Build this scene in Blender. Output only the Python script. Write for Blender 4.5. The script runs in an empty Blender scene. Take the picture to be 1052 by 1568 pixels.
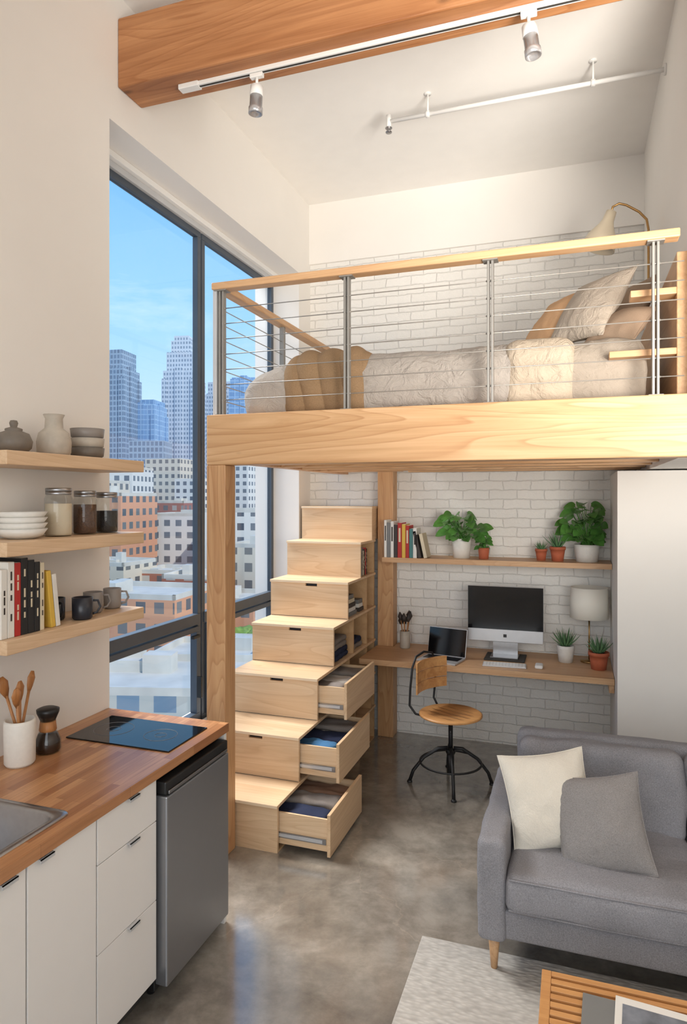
import bpy, bmesh, math, random
from mathutils import Vector, Matrix, noise, Euler
random.seed(7)
scene = bpy.context.scene
H = 1.925
PI = math.pi

# ------------------------------------------------------------------ materials
def srgb(r, g, b):
    def f(c):
        c /= 255.0
        return c / 12.92 if c <= 0.04045 else ((c + 0.055) / 1.055) ** 2.4
    return (f(r), f(g), f(b), 1.0)

def newmat(name):
    m = bpy.data.materials.new(name)
    m.use_nodes = True
    nt = m.node_tree
    return m, nt, nt.nodes['Principled BSDF']

def N(nt, t, **kw):
    n = nt.nodes.new(t)
    for k, v in kw.items():
        setattr(n, k, v)
    return n

def coords(nt, scale=(1, 1, 1), rot=(0, 0, 0)):
    tc = N(nt, 'ShaderNodeTexCoord')
    mp = N(nt, 'ShaderNodeMapping')
    mp.inputs['Scale'].default_value = scale
    mp.inputs['Rotation'].default_value = rot
    nt.links.new(tc.outputs['Object'], mp.inputs['Vector'])
    return mp.outputs['Vector']

def ntex(nt, vec, scale, detail=3, rough=0.5, dist=0.0):
    n = N(nt, 'ShaderNodeTexNoise')
    n.inputs['Scale'].default_value = scale
    n.inputs['Detail'].default_value = detail
    n.inputs['Roughness'].default_value = rough
    n.inputs['Distortion'].default_value = dist
    nt.links.new(vec, n.inputs['Vector'])
    return n.outputs['Fac']

def ramp(nt, fac, stops):
    r = N(nt, 'ShaderNodeValToRGB')
    cr = r.color_ramp
    cr.elements[0].position = stops[0][0]; cr.elements[0].color = stops[0][1]
    cr.elements[1].position = stops[-1][0]; cr.elements[1].color = stops[-1][1]
    for p, c in stops[1:-1]:
        e = cr.elements.new(p); e.color = c
    nt.links.new(fac, r.inputs['Fac'])
    return r.outputs['Color']

def bump(nt, bs, h, strength, dist=0.01):
    b = N(nt, 'ShaderNodeBump')
    b.inputs['Strength'].default_value = strength
    b.inputs['Distance'].default_value = dist
    nt.links.new(h, b.inputs['Height'])
    nt.links.new(b.outputs['Normal'], bs.inputs['Normal'])

def scl(c, k):
    return (c[0]*k, c[1]*k, c[2]*k, 1.0)
def lerpc(a, b, t):
    return tuple(x*(1-t)+y*t for x, y in zip(a, b))

def plain(name, col, rough=0.5, metal=0.0, var=0.06, nscale=8.0, bmp=0.0, spec=None, coat=0.0):
    m, nt, bs = newmat(name)
    v = coords(nt)
    f = ntex(nt, v, nscale, 4)
    c = ramp(nt, f, [(0.3, scl(col, 1-var)), (0.7, scl(col, 1+var*0.5))])
    nt.links.new(c, bs.inputs['Base Color'])
    bs.inputs['Roughness'].default_value = rough
    bs.inputs['Metallic'].default_value = metal
    if coat: bs.inputs['Coat Weight'].default_value = coat
    if spec is not None: bs.inputs['Specular IOR Level'].default_value = spec
    if bmp: bump(nt, bs, f, bmp)
    return m

def fabric(name, col, var=0.15, weave=350.0, bmp=0.35, big=0.0):
    m, nt, bs = newmat(name)
    v = coords(nt)
    f = ntex(nt, v, weave, 2, 0.6)
    f2 = ntex(nt, v, 6, 3)
    mx = N(nt, 'ShaderNodeMath', operation='MULTIPLY_ADD')
    mx.inputs[1].default_value = 0.3
    nt.links.new(f2, mx.inputs[0]); nt.links.new(f, mx.inputs[2])
    c = ramp(nt, mx.outputs[0], [(0.4, scl(col, 1-var)), (0.9, scl(col, 1+var))])
    nt.links.new(c, bs.inputs['Base Color'])
    bs.inputs['Roughness'].default_value = 0.95
    bs.inputs['Specular IOR Level'].default_value = 0.15
    fw = ntex(nt, v, 14, 4, 0.6, 1.5)
    ma = N(nt, 'ShaderNodeMath', operation='MULTIPLY_ADD'); ma.inputs[1].default_value = 0.12
    nt.links.new(f, ma.inputs[0]); nt.links.new(fw, ma.inputs[2])
    bump(nt, bs, ma.outputs[0], bmp, 0.008 + big)
    return m

def wood(name, c1, c2, axis='X', s=1.0, rough=0.45, knots=False, rings=0.0):
    m, nt, bs = newmat(name)
    sc = {'X': (0.9, 14, 14), 'Y': (14, 0.9, 14), 'Z': (14, 14, 0.9)}[axis]
    sc = tuple(a*s for a in sc)
    v = coords(nt, sc)
    f = ntex(nt, v, 1.0, 5, 0.6, 1.2)
    sc2 = {'X': (2, 160, 160), 'Y': (160, 2, 160), 'Z': (160, 160, 2)}[axis]
    v2 = coords(nt, sc2)
    g = ntex(nt, v2, 1.0, 2, 0.5)
    ma = N(nt, 'ShaderNodeMath', operation='MULTIPLY_ADD')
    ma.inputs[1].default_value = 0.25
    nt.links.new(g, ma.inputs[0]); nt.links.new(f, ma.inputs[2])
    c = ramp(nt, ma.outputs[0], [(0.42, c2), (0.6, lerpc(c1, c2, 0.5)), (0.8, c1)])
    out = c
    if rings:
        sr = {'X': (0.35, 3.2, 3.2), 'Y': (3.2, 0.35, 3.2), 'Z': (3.2, 3.2, 0.35)}[axis]
        vr = coords(nt, sr)
        nr = ntex(nt, vr, 1.0, 2, 0.45, 0.4)
        mul = N(nt, 'ShaderNodeMath', operation='MULTIPLY'); mul.inputs[1].default_value = 26.0
        nt.links.new(nr, mul.inputs[0])
        fr = N(nt, 'ShaderNodeMath', operation='FRACT'); nt.links.new(mul.outputs[0], fr.inputs[0])
        rr = ramp(nt, fr.outputs[0], [(0.0, (1, 1, 1, 1)), (0.75, (0.90, 0.85, 0.79, 1)), (0.93, (0.76, 0.66, 0.56, 1)), (1.0, (1, 1, 1, 1))])
        mr = N(nt, 'ShaderNodeMix', data_type='RGBA', blend_type='MULTIPLY'); mr.inputs[0].default_value = rings
        nt.links.new(out, mr.inputs[6]); nt.links.new(rr, mr.inputs[7])
        out = mr.outputs[2]
    if knots:
        sk = {'X': (1.7, 4, 4), 'Y': (4, 1.7, 4), 'Z': (4, 4, 1.7)}[axis]
        vk = coords(nt, sk)
        vo = N(nt, 'ShaderNodeTexVoronoi')
        vo.inputs['Scale'].default_value = 1.0
        nt.links.new(vk, vo.inputs['Vector'])
        kr = ramp(nt, vo.outputs['Distance'], [(0.03, (1, 1, 1, 1)), (0.085, (0, 0, 0, 1))])
        mix = N(nt, 'ShaderNodeMix', data_type='RGBA')
        nt.links.new(kr, mix.inputs[0]); nt.links.new(out, mix.inputs[6])
        mix.inputs[7].default_value = scl(c2, 0.4)
        out = mix.outputs[2]
    nt.links.new(out, bs.inputs['Base Color'])
    bs.inputs['Roughness'].default_value = rough
    bump(nt, bs, g, 0.08, 0.002)
    return m

def glass(name, tint=(1, 1, 1, 1), refl=0.06):
    m, nt, bs = newmat(name)
    nt.nodes.remove(bs)
    out = nt.nodes['Material Output']
    tr = N(nt, 'ShaderNodeBsdfTransparent'); tr.inputs['Color'].default_value = tint
    gl = N(nt, 'ShaderNodeBsdfGlossy'); gl.inputs['Roughness'].default_value = 0.03
    lw = N(nt, 'ShaderNodeLayerWeight'); lw.inputs['Blend'].default_value = 0.15
    mm = N(nt, 'ShaderNodeMath', operation='MULTIPLY_ADD')
    mm.inputs[1].default_value = 0.22; mm.inputs[2].default_value = refl*0.4
    nt.links.new(lw.outputs['Facing'], mm.inputs[0])
    mx = N(nt, 'ShaderNodeMixShader')
    nt.links.new(mm.outputs[0], mx.inputs[0])
    nt.links.new(tr.outputs[0], mx.inputs[1]); nt.links.new(gl.outputs[0], mx.inputs[2])
    nt.links.new(mx.outputs[0], out.inputs['Surface'])
    return m

def brickwall(name, col):
    m, nt, bs = newmat(name)
    tc = N(nt, 'ShaderNodeTexCoord')
    sp = N(nt, 'ShaderNodeSeparateXYZ'); cb = N(nt, 'ShaderNodeCombineXYZ')
    nt.links.new(tc.outputs['Object'], sp.inputs[0])
    nt.links.new(sp.outputs['X'], cb.inputs['X']); nt.links.new(sp.outputs['Z'], cb.inputs['Y'])
    nv = N(nt, 'ShaderNodeTexNoise'); nv.inputs['Scale'].default_value = 14; nv.inputs['Detail'].default_value = 5
    nt.links.new(tc.outputs['Object'], nv.inputs['Vector'])
    vm = N(nt, 'ShaderNodeVectorMath', operation='MULTIPLY_ADD')
    vm.inputs[1].default_value = (0.03, 0.024, 0)
    nt.links.new(nv.outputs['Color'], vm.inputs[0]); nt.links.new(cb.outputs[0], vm.inputs[2])
    br = N(nt, 'ShaderNodeTexBrick')
    br.inputs['Scale'].default_value = 1
    br.inputs['Brick Width'].default_value = 0.21
    br.inputs['Row Height'].default_value = 0.073
    br.inputs['Mortar Size'].default_value = 0.006
    br.inputs['Mortar Smooth'].default_value = 1.0
    br.inputs['Color1'].default_value = col
    br.inputs['Color2'].default_value = scl(col, 0.955)
    br.inputs['Mortar'].default_value = scl(col, 0.91)
    nt.links.new(vm.outputs[0], br.inputs['Vector'])
    nt.links.new(br.outputs['Color'], bs.inputs['Base Color'])
    bs.inputs['Roughness'].default_value = 0.75
    bs.inputs['Specular IOR Level'].default_value = 0.3
    nz = ntex(nt, tc.outputs['Object'], 26, 6, 0.7)
    mm = N(nt, 'ShaderNodeMath', operation='MULTIPLY_ADD'); mm.inputs[1].default_value = 1.5
    sub = N(nt, 'ShaderNodeMath', operation='SUBTRACT'); sub.inputs[0].default_value = 1.0
    nt.links.new(br.outputs['Fac'], sub.inputs[1])
    nt.links.new(nz, mm.inputs[0]); nt.links.new(sub.outputs[0], mm.inputs[2])
    bump(nt, bs, mm.outputs[0], 0.7, 0.008)
    return m

def facade(name, wallc, win1, win2, bw=3.0, bh=3.3, mort=0.1, rough=0.6):
    m, nt, bs = newmat(name)
    uv = N(nt, 'ShaderNodeUVMap'); uv.uv_map = 'UVMap'
    mp = N(nt, 'ShaderNodeMapping')
    mp.inputs['Scale'].default_value = (0.5/bw, 0.5/bh, 1)
    nt.links.new(uv.outputs[0], mp.inputs['Vector'])
    br = N(nt, 'ShaderNodeTexBrick')
    br.offset = 0.0
    br.inputs['Scale'].default_value = 1
    br.inputs['Brick Width'].default_value = 0.5
    br.inputs['Row Height'].default_value = 0.5
    br.inputs['Mortar Size'].default_value = mort
    br.inputs['Mortar Smooth'].default_value = 0.05
    br.inputs['Color1'].default_value = win1
    br.inputs['Color2'].default_value = win2
    br.inputs['Mortar'].default_value = wallc
    nt.links.new(mp.outputs[0], br.inputs['Vector'])
    nt.links.new(br.outputs['Color'], bs.inputs['Base Color'])
    bs.inputs['Roughness'].default_value = rough
    return m

def concrete(name):
    m, nt, bs = newmat(name)
    v = coords(nt)
    f = ntex(nt, v, 1.5, 9, 0.66, 0.3)
    f2 = ntex(nt, v, 7, 8, 0.68, 0.2)
    ma = N(nt, 'ShaderNodeMath', operation='MULTIPLY_ADD'); ma.inputs[1].default_value = 0.5
    nt.links.new(f2, ma.inputs[0]); nt.links.new(f, ma.inputs[2])
    c = ramp(nt, ma.outputs[0], [(0.55, srgb(102, 97, 90)), (0.74, srgb(138, 131, 121)), (0.92, srgb(170, 163, 152))])
    vo = N(nt, 'ShaderNodeTexVoronoi', feature='DISTANCE_TO_EDGE')
    vo.inputs['Scale'].default_value = 0.7
    nv = N(nt, 'ShaderNodeTexNoise'); nv.inputs['Scale'].default_value = 3; nv.inputs['Detail'].default_value = 6
    nt.links.new(v, nv.inputs['Vector'])
    vm = N(nt, 'ShaderNodeVectorMath', operation='MULTIPLY_ADD'); vm.inputs[1].default_value = (0.5, 0.5, 0.5)
    nt.links.new(nv.outputs['Color'], vm.inputs[0]); nt.links.new(v, vm.inputs[2])
    nt.links.new(vm.outputs[0], vo.inputs['Vector'])
    cr = ramp(nt, vo.outputs['Distance'], [(0.0, (1.25, 1.22, 1.18, 1)), (0.004, (1, 1, 1, 1))])
    mix = N(nt, 'ShaderNodeMix', data_type='RGBA', blend_type='MULTIPLY')
    mix.inputs[0].default_value = 0.8
    nt.links.new(c, mix.inputs[6]); nt.links.new(cr, mix.inputs[7])
    nt.links.new(mix.outputs[2], bs.inputs['Base Color'])
    rr = ramp(nt, f2, [(0.3, (0.08, 0.08, 0.08, 1)), (0.75, (0.24, 0.24, 0.24, 1))])
    nt.links.new(rr, bs.inputs['Roughness'])
    bs.inputs['Specular IOR Level'].default_value = 0.9
    bs.inputs['Coat Weight'].default_value = 0.85
    bs.inputs['Coat Roughness'].default_value = 0.10
    bs.inputs['Coat IOR'].default_value = 1.8
    bump(nt, bs, f2, 0.05, 0.01)
    return m

def butcher(name):
    m, nt, bs = newmat(name)
    tc = N(nt, 'ShaderNodeTexCoord')
    sp = N(nt, 'ShaderNodeSeparateXYZ'); cb = N(nt, 'ShaderNodeCombineXYZ')
    nt.links.new(tc.outputs['Object'], sp.inputs[0])
    nt.links.new(sp.outputs['Y'], cb.inputs['X']); nt.links.new(sp.outputs['X'], cb.inputs['Y'])
    br = N(nt, 'ShaderNodeTexBrick'); br.offset = 0.37
    br.inputs['Scale'].default_value = 1
    br.inputs['Brick Width'].default_value = 0.42
    br.inputs['Row Height'].default_value = 0.036
    br.inputs['Mortar Size'].default_value = 0.0004
    br.inputs['Color1'].default_value = srgb(206, 154, 108)
    br.inputs['Color2'].default_value = srgb(162, 108, 70)
    br.inputs['Mortar'].default_value = srgb(120, 72, 40)
    nt.links.new(cb.outputs[0], br.inputs['Vector'])
    v2 = coords(nt, (70, 4, 70))
    g = ntex(nt, v2, 1.0, 4, 0.6, 0.5)
    gr = ramp(nt, g, [(0.3, (0.78, 0.74, 0.7, 1)), (0.7, (1.05, 1.05, 1.05, 1))])
    mix = N(nt, 'ShaderNodeMix', data_type='RGBA', blend_type='MULTIPLY'); mix.inputs[0].default_value = 1
    nt.links.new(br.outputs['Color'], mix.inputs[6]); nt.links.new(gr, mix.inputs[7])
    nt.links.new(mix.outputs[2], bs.inputs['Base Color'])
    bs.inputs['Roughness'].default_value = 0.28
    return m

def rugmat(name):
    m, nt, bs = newmat(name)
    v = coords(nt, (34, 80, 60))
    vo = N(nt, 'ShaderNodeTexVoronoi', feature='SMOOTH_F1'); vo.inputs['Scale'].default_value = 1
    nt.links.new(v, vo.inputs['Vector'])
    v2 = coords(nt)
    f = ntex(nt, v2, 30, 3)
    ma = N(nt, 'ShaderNodeMath', operation='MULTIPLY_ADD'); ma.inputs[1].default_value = 0.5
    nt.links.new(f, ma.inputs[0]); nt.links.new(vo.outputs['Distance'], ma.inputs[2])
    c = ramp(nt, ma.outputs[0], [(0.2, srgb(208, 203, 195)), (1.0, srgb(172, 167, 160))])
    nt.links.new(c, bs.inputs['Base Color'])
    bs.inputs['Roughness'].default_value = 1
    inv = N(nt, 'ShaderNodeMath', operation='SUBTRACT'); inv.inputs[0].default_value = 1
    nt.links.new(vo.outputs['Distance'], inv.inputs[1])
    bump(nt, bs, inv.outputs[0], 0.7, 0.007)
    return m

WHITE = plain('wall_paint', srgb(238, 234, 228), 0.65, var=0.015, nscale=3)
CEIL = plain('ceiling_paint', srgb(245, 242, 237), 0.7, var=0.015)
BRICK = brickwall('painted_brick', srgb(242, 239, 233))
CONC = concrete('polished_concrete')
FIRX = wood('fir_beam', srgb(226, 186, 142), srgb(202, 158, 112), 'X', 0.9, knots=True, rings=0.9)
FIRZ = wood('fir_post', srgb(214, 170, 124), srgb(190, 142, 98), 'Z', 0.9, rings=0.8)
GLU = wood('ceiling_beam_wood', srgb(194, 138, 92), srgb(158, 103, 62), 'X', 0.8, knots=True, rings=0.8)
OAKX = wood('oak_x', srgb(216, 176, 134), srgb(194, 150, 108), 'X', rings=0.4)
OAKY = wood('oak_y', srgb(214, 174, 132), srgb(192, 148, 106), 'Y', rings=0.4)
SHELFW = wood('kitchen_shelf_wood', srgb(222, 192, 158), srgb(206, 172, 134), 'Y', rings=0.4)
PLY = wood('birch_plywood', srgb(232, 203, 167), srgb(214, 179, 139), 'X', 0.6, rings=0.45)
PLYY = wood('birch_plywood_side', srgb(230, 200, 163), srgb(213, 178, 138), 'Y', 0.6, rings=0.45)
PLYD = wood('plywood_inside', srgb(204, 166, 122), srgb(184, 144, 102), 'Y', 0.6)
BLOCK = butcher('butcher_block')
STEEL = plain('brushed_steel', srgb(168, 168, 170), 0.3, 1.0, nscale=40)
STEELD = plain('fridge_steel', srgb(150, 151, 154), 0.36, 0.75, nscale=2, var=0.06)
POSTST = plain('rail_post_steel', srgb(150, 147, 142), 0.45, 0.4)
CABLE = plain('cable_steel', srgb(160, 156, 150), 0.4, 0.5)
FRAME = plain('window_frame_metal', srgb(74, 84, 96), 0.4, 0.1)
FRAMEL = plain('window_header_metal', srgb(196, 198, 200), 0.5)
BLACK = plain('black_metal', srgb(34, 34, 36), 0.45, 0.2)
BLKP = plain('black_plastic', srgb(24, 24, 25), 0.4)
SCREEN = plain('dark_screen', srgb(8, 9, 14), 0.08, var=0.0)
GLASSBLK = plain('cooktop_glass', srgb(14, 15, 17), 0.05, var=0.0)
GREYLINE = plain('grey_marking', srgb(120, 120, 122), 0.4)
ALU = plain('aluminium', srgb(205, 206, 208), 0.35, 0.4)
CAB = plain('cabinet_white', srgb(234, 231, 227), 0.4, var=0.01)
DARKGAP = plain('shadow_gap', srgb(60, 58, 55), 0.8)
WPL = plain('white_plastic', srgb(236, 235, 232), 0.4, var=0.01)
CERW = plain('white_ceramic', srgb(228, 224, 216), 0.35, var=0.04, nscale=60)
CERB = plain('beige_stoneware', srgb(186, 176, 162), 0.5, var=0.12, nscale=30)
CERG = plain('grey_stoneware', srgb(116, 107, 97), 0.5, var=0.15, nscale=30)
MUGB = plain('navy_mug', srgb(40, 42, 50), 0.3)
MUGG = plain('grey_mug', srgb(142, 134, 128), 0.4)
TERRA = plain('terracotta', srgb(186, 100, 68), 0.75, var=0.12, nscale=20)
SOIL = plain('soil', srgb(60, 45, 34), 0.95, var=0.3, nscale=80)
LEAF = plain('leaf_green', srgb(88, 142, 64), 0.38, var=0.3, nscale=25)
LEAF2 = plain('aloe_green', srgb(96, 134, 90), 0.5, var=0.25, nscale=25)
SOFA = fabric('sofa_fabric', srgb(143, 142, 146), 0.26, 230, 0.5)
CREAM = fabric('cream_fabric', srgb(230, 223, 209), 0.08, bmp=0.5, big=0.004)
GREYP = fabric('grey_cushion', srgb(146, 142, 140), 0.22, 260, 0.5, big=0.004)
DUVET = fabric('linen_duvet', srgb(176, 168, 160), 0.08, big=0.014, bmp=0.9)
BEIGE = fabric('beige_linen', srgb(192, 177, 158), 0.08, big=0.014, bmp=0.9)
SHEET = fabric('sheet_linen', srgb(164, 153, 140), 0.07, big=0.010, bmp=0.7)
LINP = fabric('linen_pillow', srgb(186, 173, 158), 0.08, big=0.010, bmp=0.8)
TAN = fabric('tan_pillow', srgb(202, 162, 124), 0.1, big=0.004)
BROWN = fabric('brown_linen', srgb(156, 134, 114), 0.12)
THROW = fabric('camel_throw', srgb(146, 120, 92), 0.16, 200)
NAVY = fabric('navy_cloth', srgb(48, 54, 76), 0.15)
BLUEC = fabric('blue_cloth', srgb(72, 116, 156), 0.15)
GREYC = fabric('grey_cloth', srgb(136, 128, 122), 0.12)
WHITEC = fabric('white_cloth', srgb(205, 200, 192), 0.06)
BROWNC = fabric('brown_cloth', srgb(150, 118, 98), 0.1)
RUG = rugmat('braided_rug')
WIN = glass('window_glass', (0.98, 0.99, 1, 1), 0.02)
JARG = glass('jar_glass', (0.93, 0.95, 0.95, 1), 0.12)
LAMPSH = plain('lamp_shade_cream', srgb(248, 243, 230), 0.8, var=0.02)
BRASS = plain('brass', srgb(176, 140, 92), 0.35, 0.9)
CREAMM = plain('cream_enamel', srgb(208, 194, 170), 0.4)
UTW = wood('utensil_wood', srgb(190, 132, 80), srgb(150, 98, 55), 'Z', 2)
FLOUR = plain('flour', srgb(222, 205, 178), 0.9, var=0.05)
BEANS = plain('coffee_beans', srgb(92, 60, 40), 0.6, var=0.4, nscale=140, bmp=0.5)
BBEAN = plain('black_beans', srgb(34, 28, 26), 0.5, var=0.4, nscale=140, bmp=0.5)
COFFEE = plain('coffee', srgb(40, 24, 15), 0.3)
SPOTL = plain('spot_lens', srgb(190, 190, 192), 0.2, 0.6)
SEATW = wood('chair_wood', srgb(214, 162, 104), srgb(184, 128, 76), 'X', 1.2)
GROOVE = plain('groove_brown', srgb(110, 70, 38), 0.6)
TW = wood('table_wood', srgb(208, 154, 96), srgb(178, 122, 70), 'X', 1.2)

BOOKC = {k: plain('book_' + k, srgb(*v), 0.6, var=0.05) for k, v in dict(
    white=(226, 222, 214), cream=(214, 200, 172), red=(176, 44, 38), black=(34, 33, 34),
    grey=(120, 120, 118), yellow=(216, 176, 72), teal=(72, 120, 118), blue=(60, 84, 120),
    orange=(204, 116, 60), dark=(58, 50, 46), green=(100, 120, 84), pink=(200, 140, 120)).items()}

# ------------------------------------------------------------------ mesh builder
class B:
    def __init__(s):
        s.v = []; s.f = []; s.m = []; s.sm = []; s.mats = []; s.uv = {}
    def mi(s, mat):
        if mat not in s.mats: s.mats.append(mat)
        return s.mats.index(mat)
    def add(s, vs, fs, mat, smooth=False, M=None):
        o = len(s.v)
        for p in vs:
            p = Vector(p)
            s.v.append(M @ p if M else p)
        i = s.mi(mat)
        for f in fs:
            s.f.append([o + k for k in f]); s.m.append(i); s.sm.append(smooth)
    def box(s, x0, x1, y0, y1, z0, z1, mat, bev=0.0, M=None):
        bm = bmesh.new()
        bmesh.ops.create_cube(bm, size=1)
        for v in bm.verts:
            v.co = Vector(((x0+x1)/2 + v.co.x*(x1-x0), (y0+y1)/2 + v.co.y*(y1-y0), (z0+z1)/2 + v.co.z*(z1-z0)))
        if bev:
            bmesh.ops.bevel(bm, geom=bm.edges[:], offset=bev, segments=2, affect='EDGES', profile=0.5)
        bm.verts.index_update()
        s.add([v.co.copy() for v in bm.verts], [[v.index for v in f.verts] for f in bm.faces], mat, False, M)
        bm.free()
    def prism(s, poly, z0, z1, mat, M=None):
        n = len(poly)
        vs = [(x, y, z0) for x, y in poly] + [(x, y, z1) for x, y in poly]
        fs = [list(range(n))[::-1], list(range(n, 2*n))] + [[i, (i+1) % n, n+(i+1) % n, n+i] for i in range(n)]
        s.add(vs, fs, mat, False, M)
    def lathe(s, prof, c, mat, seg=28, M=None, smooth=True):
        vs = []; fs = []
        for r, z in prof:
            for k in range(seg):
                a = 2*PI*k/seg
                vs.append((c[0]+r*math.cos(a), c[1]+r*math.sin(a), c[2]+z))
        for j in range(len(prof)-1):
            for k in range(seg):
                k2 = (k+1) % seg
                fs.append([j*seg+k, j*seg+k2, (j+1)*seg+k2, (j+1)*seg+k])
        if prof[0][0] > 1e-4: fs.append([k for k in range(seg)][::-1])
        if prof[-1][0] > 1e-4: fs.append([(len(prof)-1)*seg+k for k in range(seg)])
        s.add(vs, fs, mat, smooth, M)
    def tube(s, pts, r, mat, seg=10, closed=False, M=None, flat=1.0):
        pts = [Vector(p) for p in pts]; n = len(pts)
        rs = r if isinstance(r, (list, tuple)) else [r]*n
        vs = []; fs = []; ref = None
        for i, p in enumerate(pts):
            if closed: t = pts[(i+1) % n]-pts[(i-1) % n]
            else: t = pts[min(i+1, n-1)]-pts[max(i-1, 0)]
            t.normalize()
            if ref is None:
                up = Vector((0, 0, 1)) if abs(t.z) < 0.9 else Vector((1, 0, 0))
                ref = t.cross(up).normalized()
            ref = (ref - t*ref.dot(t)).normalized()
            b = t.cross(ref)
            for k in range(seg):
                a = 2*PI*k/seg
                vs.append(p + ref*math.cos(a)*rs[i] + b*math.sin(a)*rs[i]*flat)
        m = n if closed else n-1
        for i in range(m):
            i2 = (i+1) % n
            for k in range(seg):
                k2 = (k+1) % seg
                fs.append([i*seg+k, i*seg+k2, i2*seg+k2, i2*seg+k])
        if not closed:
            fs.append(list(range(seg))[::-1]); fs.append([(n-1)*seg+k for k in range(seg)])
        s.add(vs, fs, mat, True, M)
    def soft(s, c, size, mat, r=0.05, n=20, amp=0.0, ns=4.0, seed=0, puff=0.0, fn=None, M=None, uni=False):
        hx, hy, hz = size[0]/2, size[1]/2, size[2]/2
        r = min(r, hx*0.98, hy*0.98, hz*0.98)
        key = {}; vs = []; fs = []
        def vid(p):
            k = (round(p[0], 5), round(p[1], 5), round(p[2], 5))
            if k in key: return key[k]
            q = Vector((p[0]*hx, p[1]*hy, p[2]*hz))
            cl = Vector((max(-hx+r, min(hx-r, q.x)), max(-hy+r, min(hy-r, q.y)), max(-hz+r, min(hz-r, q.z))))
            d = q-cl
            nn = d.normalized() if d.length > 1e-9 else Vector((0, 0, 1))
            q2 = cl + nn*r
            if puff: 
                q2.z += puff*(1-p[0]**2)*(1-p[1]**2)*(1 if p[2] > 0 else -0.3)*abs(p[2])
                q2.y += puff*0.5*(1-p[0]**2)*(1-p[2]**2)*p[1]
            w = q2 + Vector(c)
            if amp:
                f = noise.noise(w*ns + Vector((seed, seed*2, 0))) + 0.5*noise.noise(w*ns*2.3+Vector((0, seed, 5)))
                w += nn*amp*f
            if fn: w = fn(w, nn)
            key[k] = len(vs); vs.append(w)
            return key[k]
        g = [(i/n*2-1) if uni else math.sin((i/n*2-1)*PI/2) for i in range(n+1)]
        for ax in range(3):
            for sg in (-1, 1):
                for i in range(n):
                    for j in range(n):
                        q = []
                        for (a, b) in ((i, j), (i+1, j), (i+1, j+1), (i, j+1)):
                            p = [0, 0, 0]; p[ax] = sg; p[(ax+1) % 3] = g[a]; p[(ax+2) % 3] = g[b]
                            q.append(vid(p))
                        fs.append(q if sg > 0 else q[::-1])
        s.add(vs, fs, mat, True, M)
    def pillow(s, w, h, t, mat, M, seed=0, n=30, amp=0.014):
        vs = []; fs = []
        for side in (1, -1):
            for i in range(n+1):
                for j in range(n+1):
                    u = math.sin((i/n*2-1)*PI/2); v = math.sin((j/n*2-1)*PI/2)
                    x = u*w/2*(1-0.09*(1-v*v)*abs(u)); z = v*h/2*(1-0.09*(1-u*u)*abs(v))
                    th = t/2*((1-u**2)**0.55)*((1-v**2)**0.55)
                    nz = noise.noise(Vector((x*7+seed, z*7, side+seed)))*amp + (0.5-abs(noise.noise(Vector((x*13+seed, z*13, side)))))*amp*0.8
                    y = -side*(th + nz*min(1, th*25))
                    vs.append((x, y, z))
        m = (n+1)*(n+1)
        for sd in range(2):
            for i in range(n):
                for j in range(n):
                    a = sd*m+i*(n+1)+j
                    q = [a, a+n+1, a+n+2, a+1]
                    fs.append(q if sd == 0 else q[::-1])
        s.add(vs, fs, mat, True, M)
        pts = []
        K = 20
        for k in range(4*K):
            e, t_ = divmod(k, K); tt = t_/K*2-1
            u, v = [(tt, -1), (1, tt), (-tt, 1), (-1, -tt)][e]
            pts.append((u*w/2*(1-0.09*(1-v*v)*abs(u)), 0, v*h/2*(1-0.09*(1-u*u)*abs(v))))
        s.tube(pts, 0.0035, mat, 6, True, M)
    def leaf(s, base, d, L, W, mat, droop=0.25, up=Vector((0, 0, 1))):
        d = Vector(d).normalized()
        side = d.cross(up)
        if side.length < 0.05: side = Vector((1, 0, 0))
        side.normalize(); nn = side.cross(d)
        vs = []; fs = []; n = 7
        for i in range(n+1):
            t = i/n
            w = W*math.sin(PI*min(1, t*0.94+0.06))**0.6*(1 - 0.25*t) if t < 1 else 0.0
            p = Vector(base)+d*L*t + Vector((0, 0, -1))*droop*L*t*t
            for k in (-1, 0, 1):
                vs.append(p + side*w*k*0.5 + nn*(abs(k)*w*0.15))
        for i in range(n):
            for k in range(2):
                a = i*3+k
                fs.append([a, a+1, a+4, a+3])
        s.add(vs, fs, mat, True)
    def done(s, name, uvs=None):
        me = bpy.data.meshes.new(name)
        mn = Vector((min(p[i] for p in s.v) for i in range(3)))
        mx = Vector((max(p[i] for p in s.v) for i in range(3)))
        c = (mn+mx)/2
        me.from_pydata([p-c for p in s.v], [], s.f)
        for m in s.mats: me.materials.append(m)
        for i, p in enumerate(me.polygons):
            p.material_index = s.m[i]; p.use_smooth = s.sm[i]
        me.update()
        ob = bpy.data.objects.new(name, me)
        ob.location = c
        scene.collection.objects.link(ob)
        return ob

def T(x, y, z): return Matrix.Translation((x, y, z))
def R(a, ax): return Matrix.Rotation(math.radians(a), 4, ax)

def simple(name, *boxes):
    b = B()
    for bx in boxes: b.box(*bx)
    return b.done(name)

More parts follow.
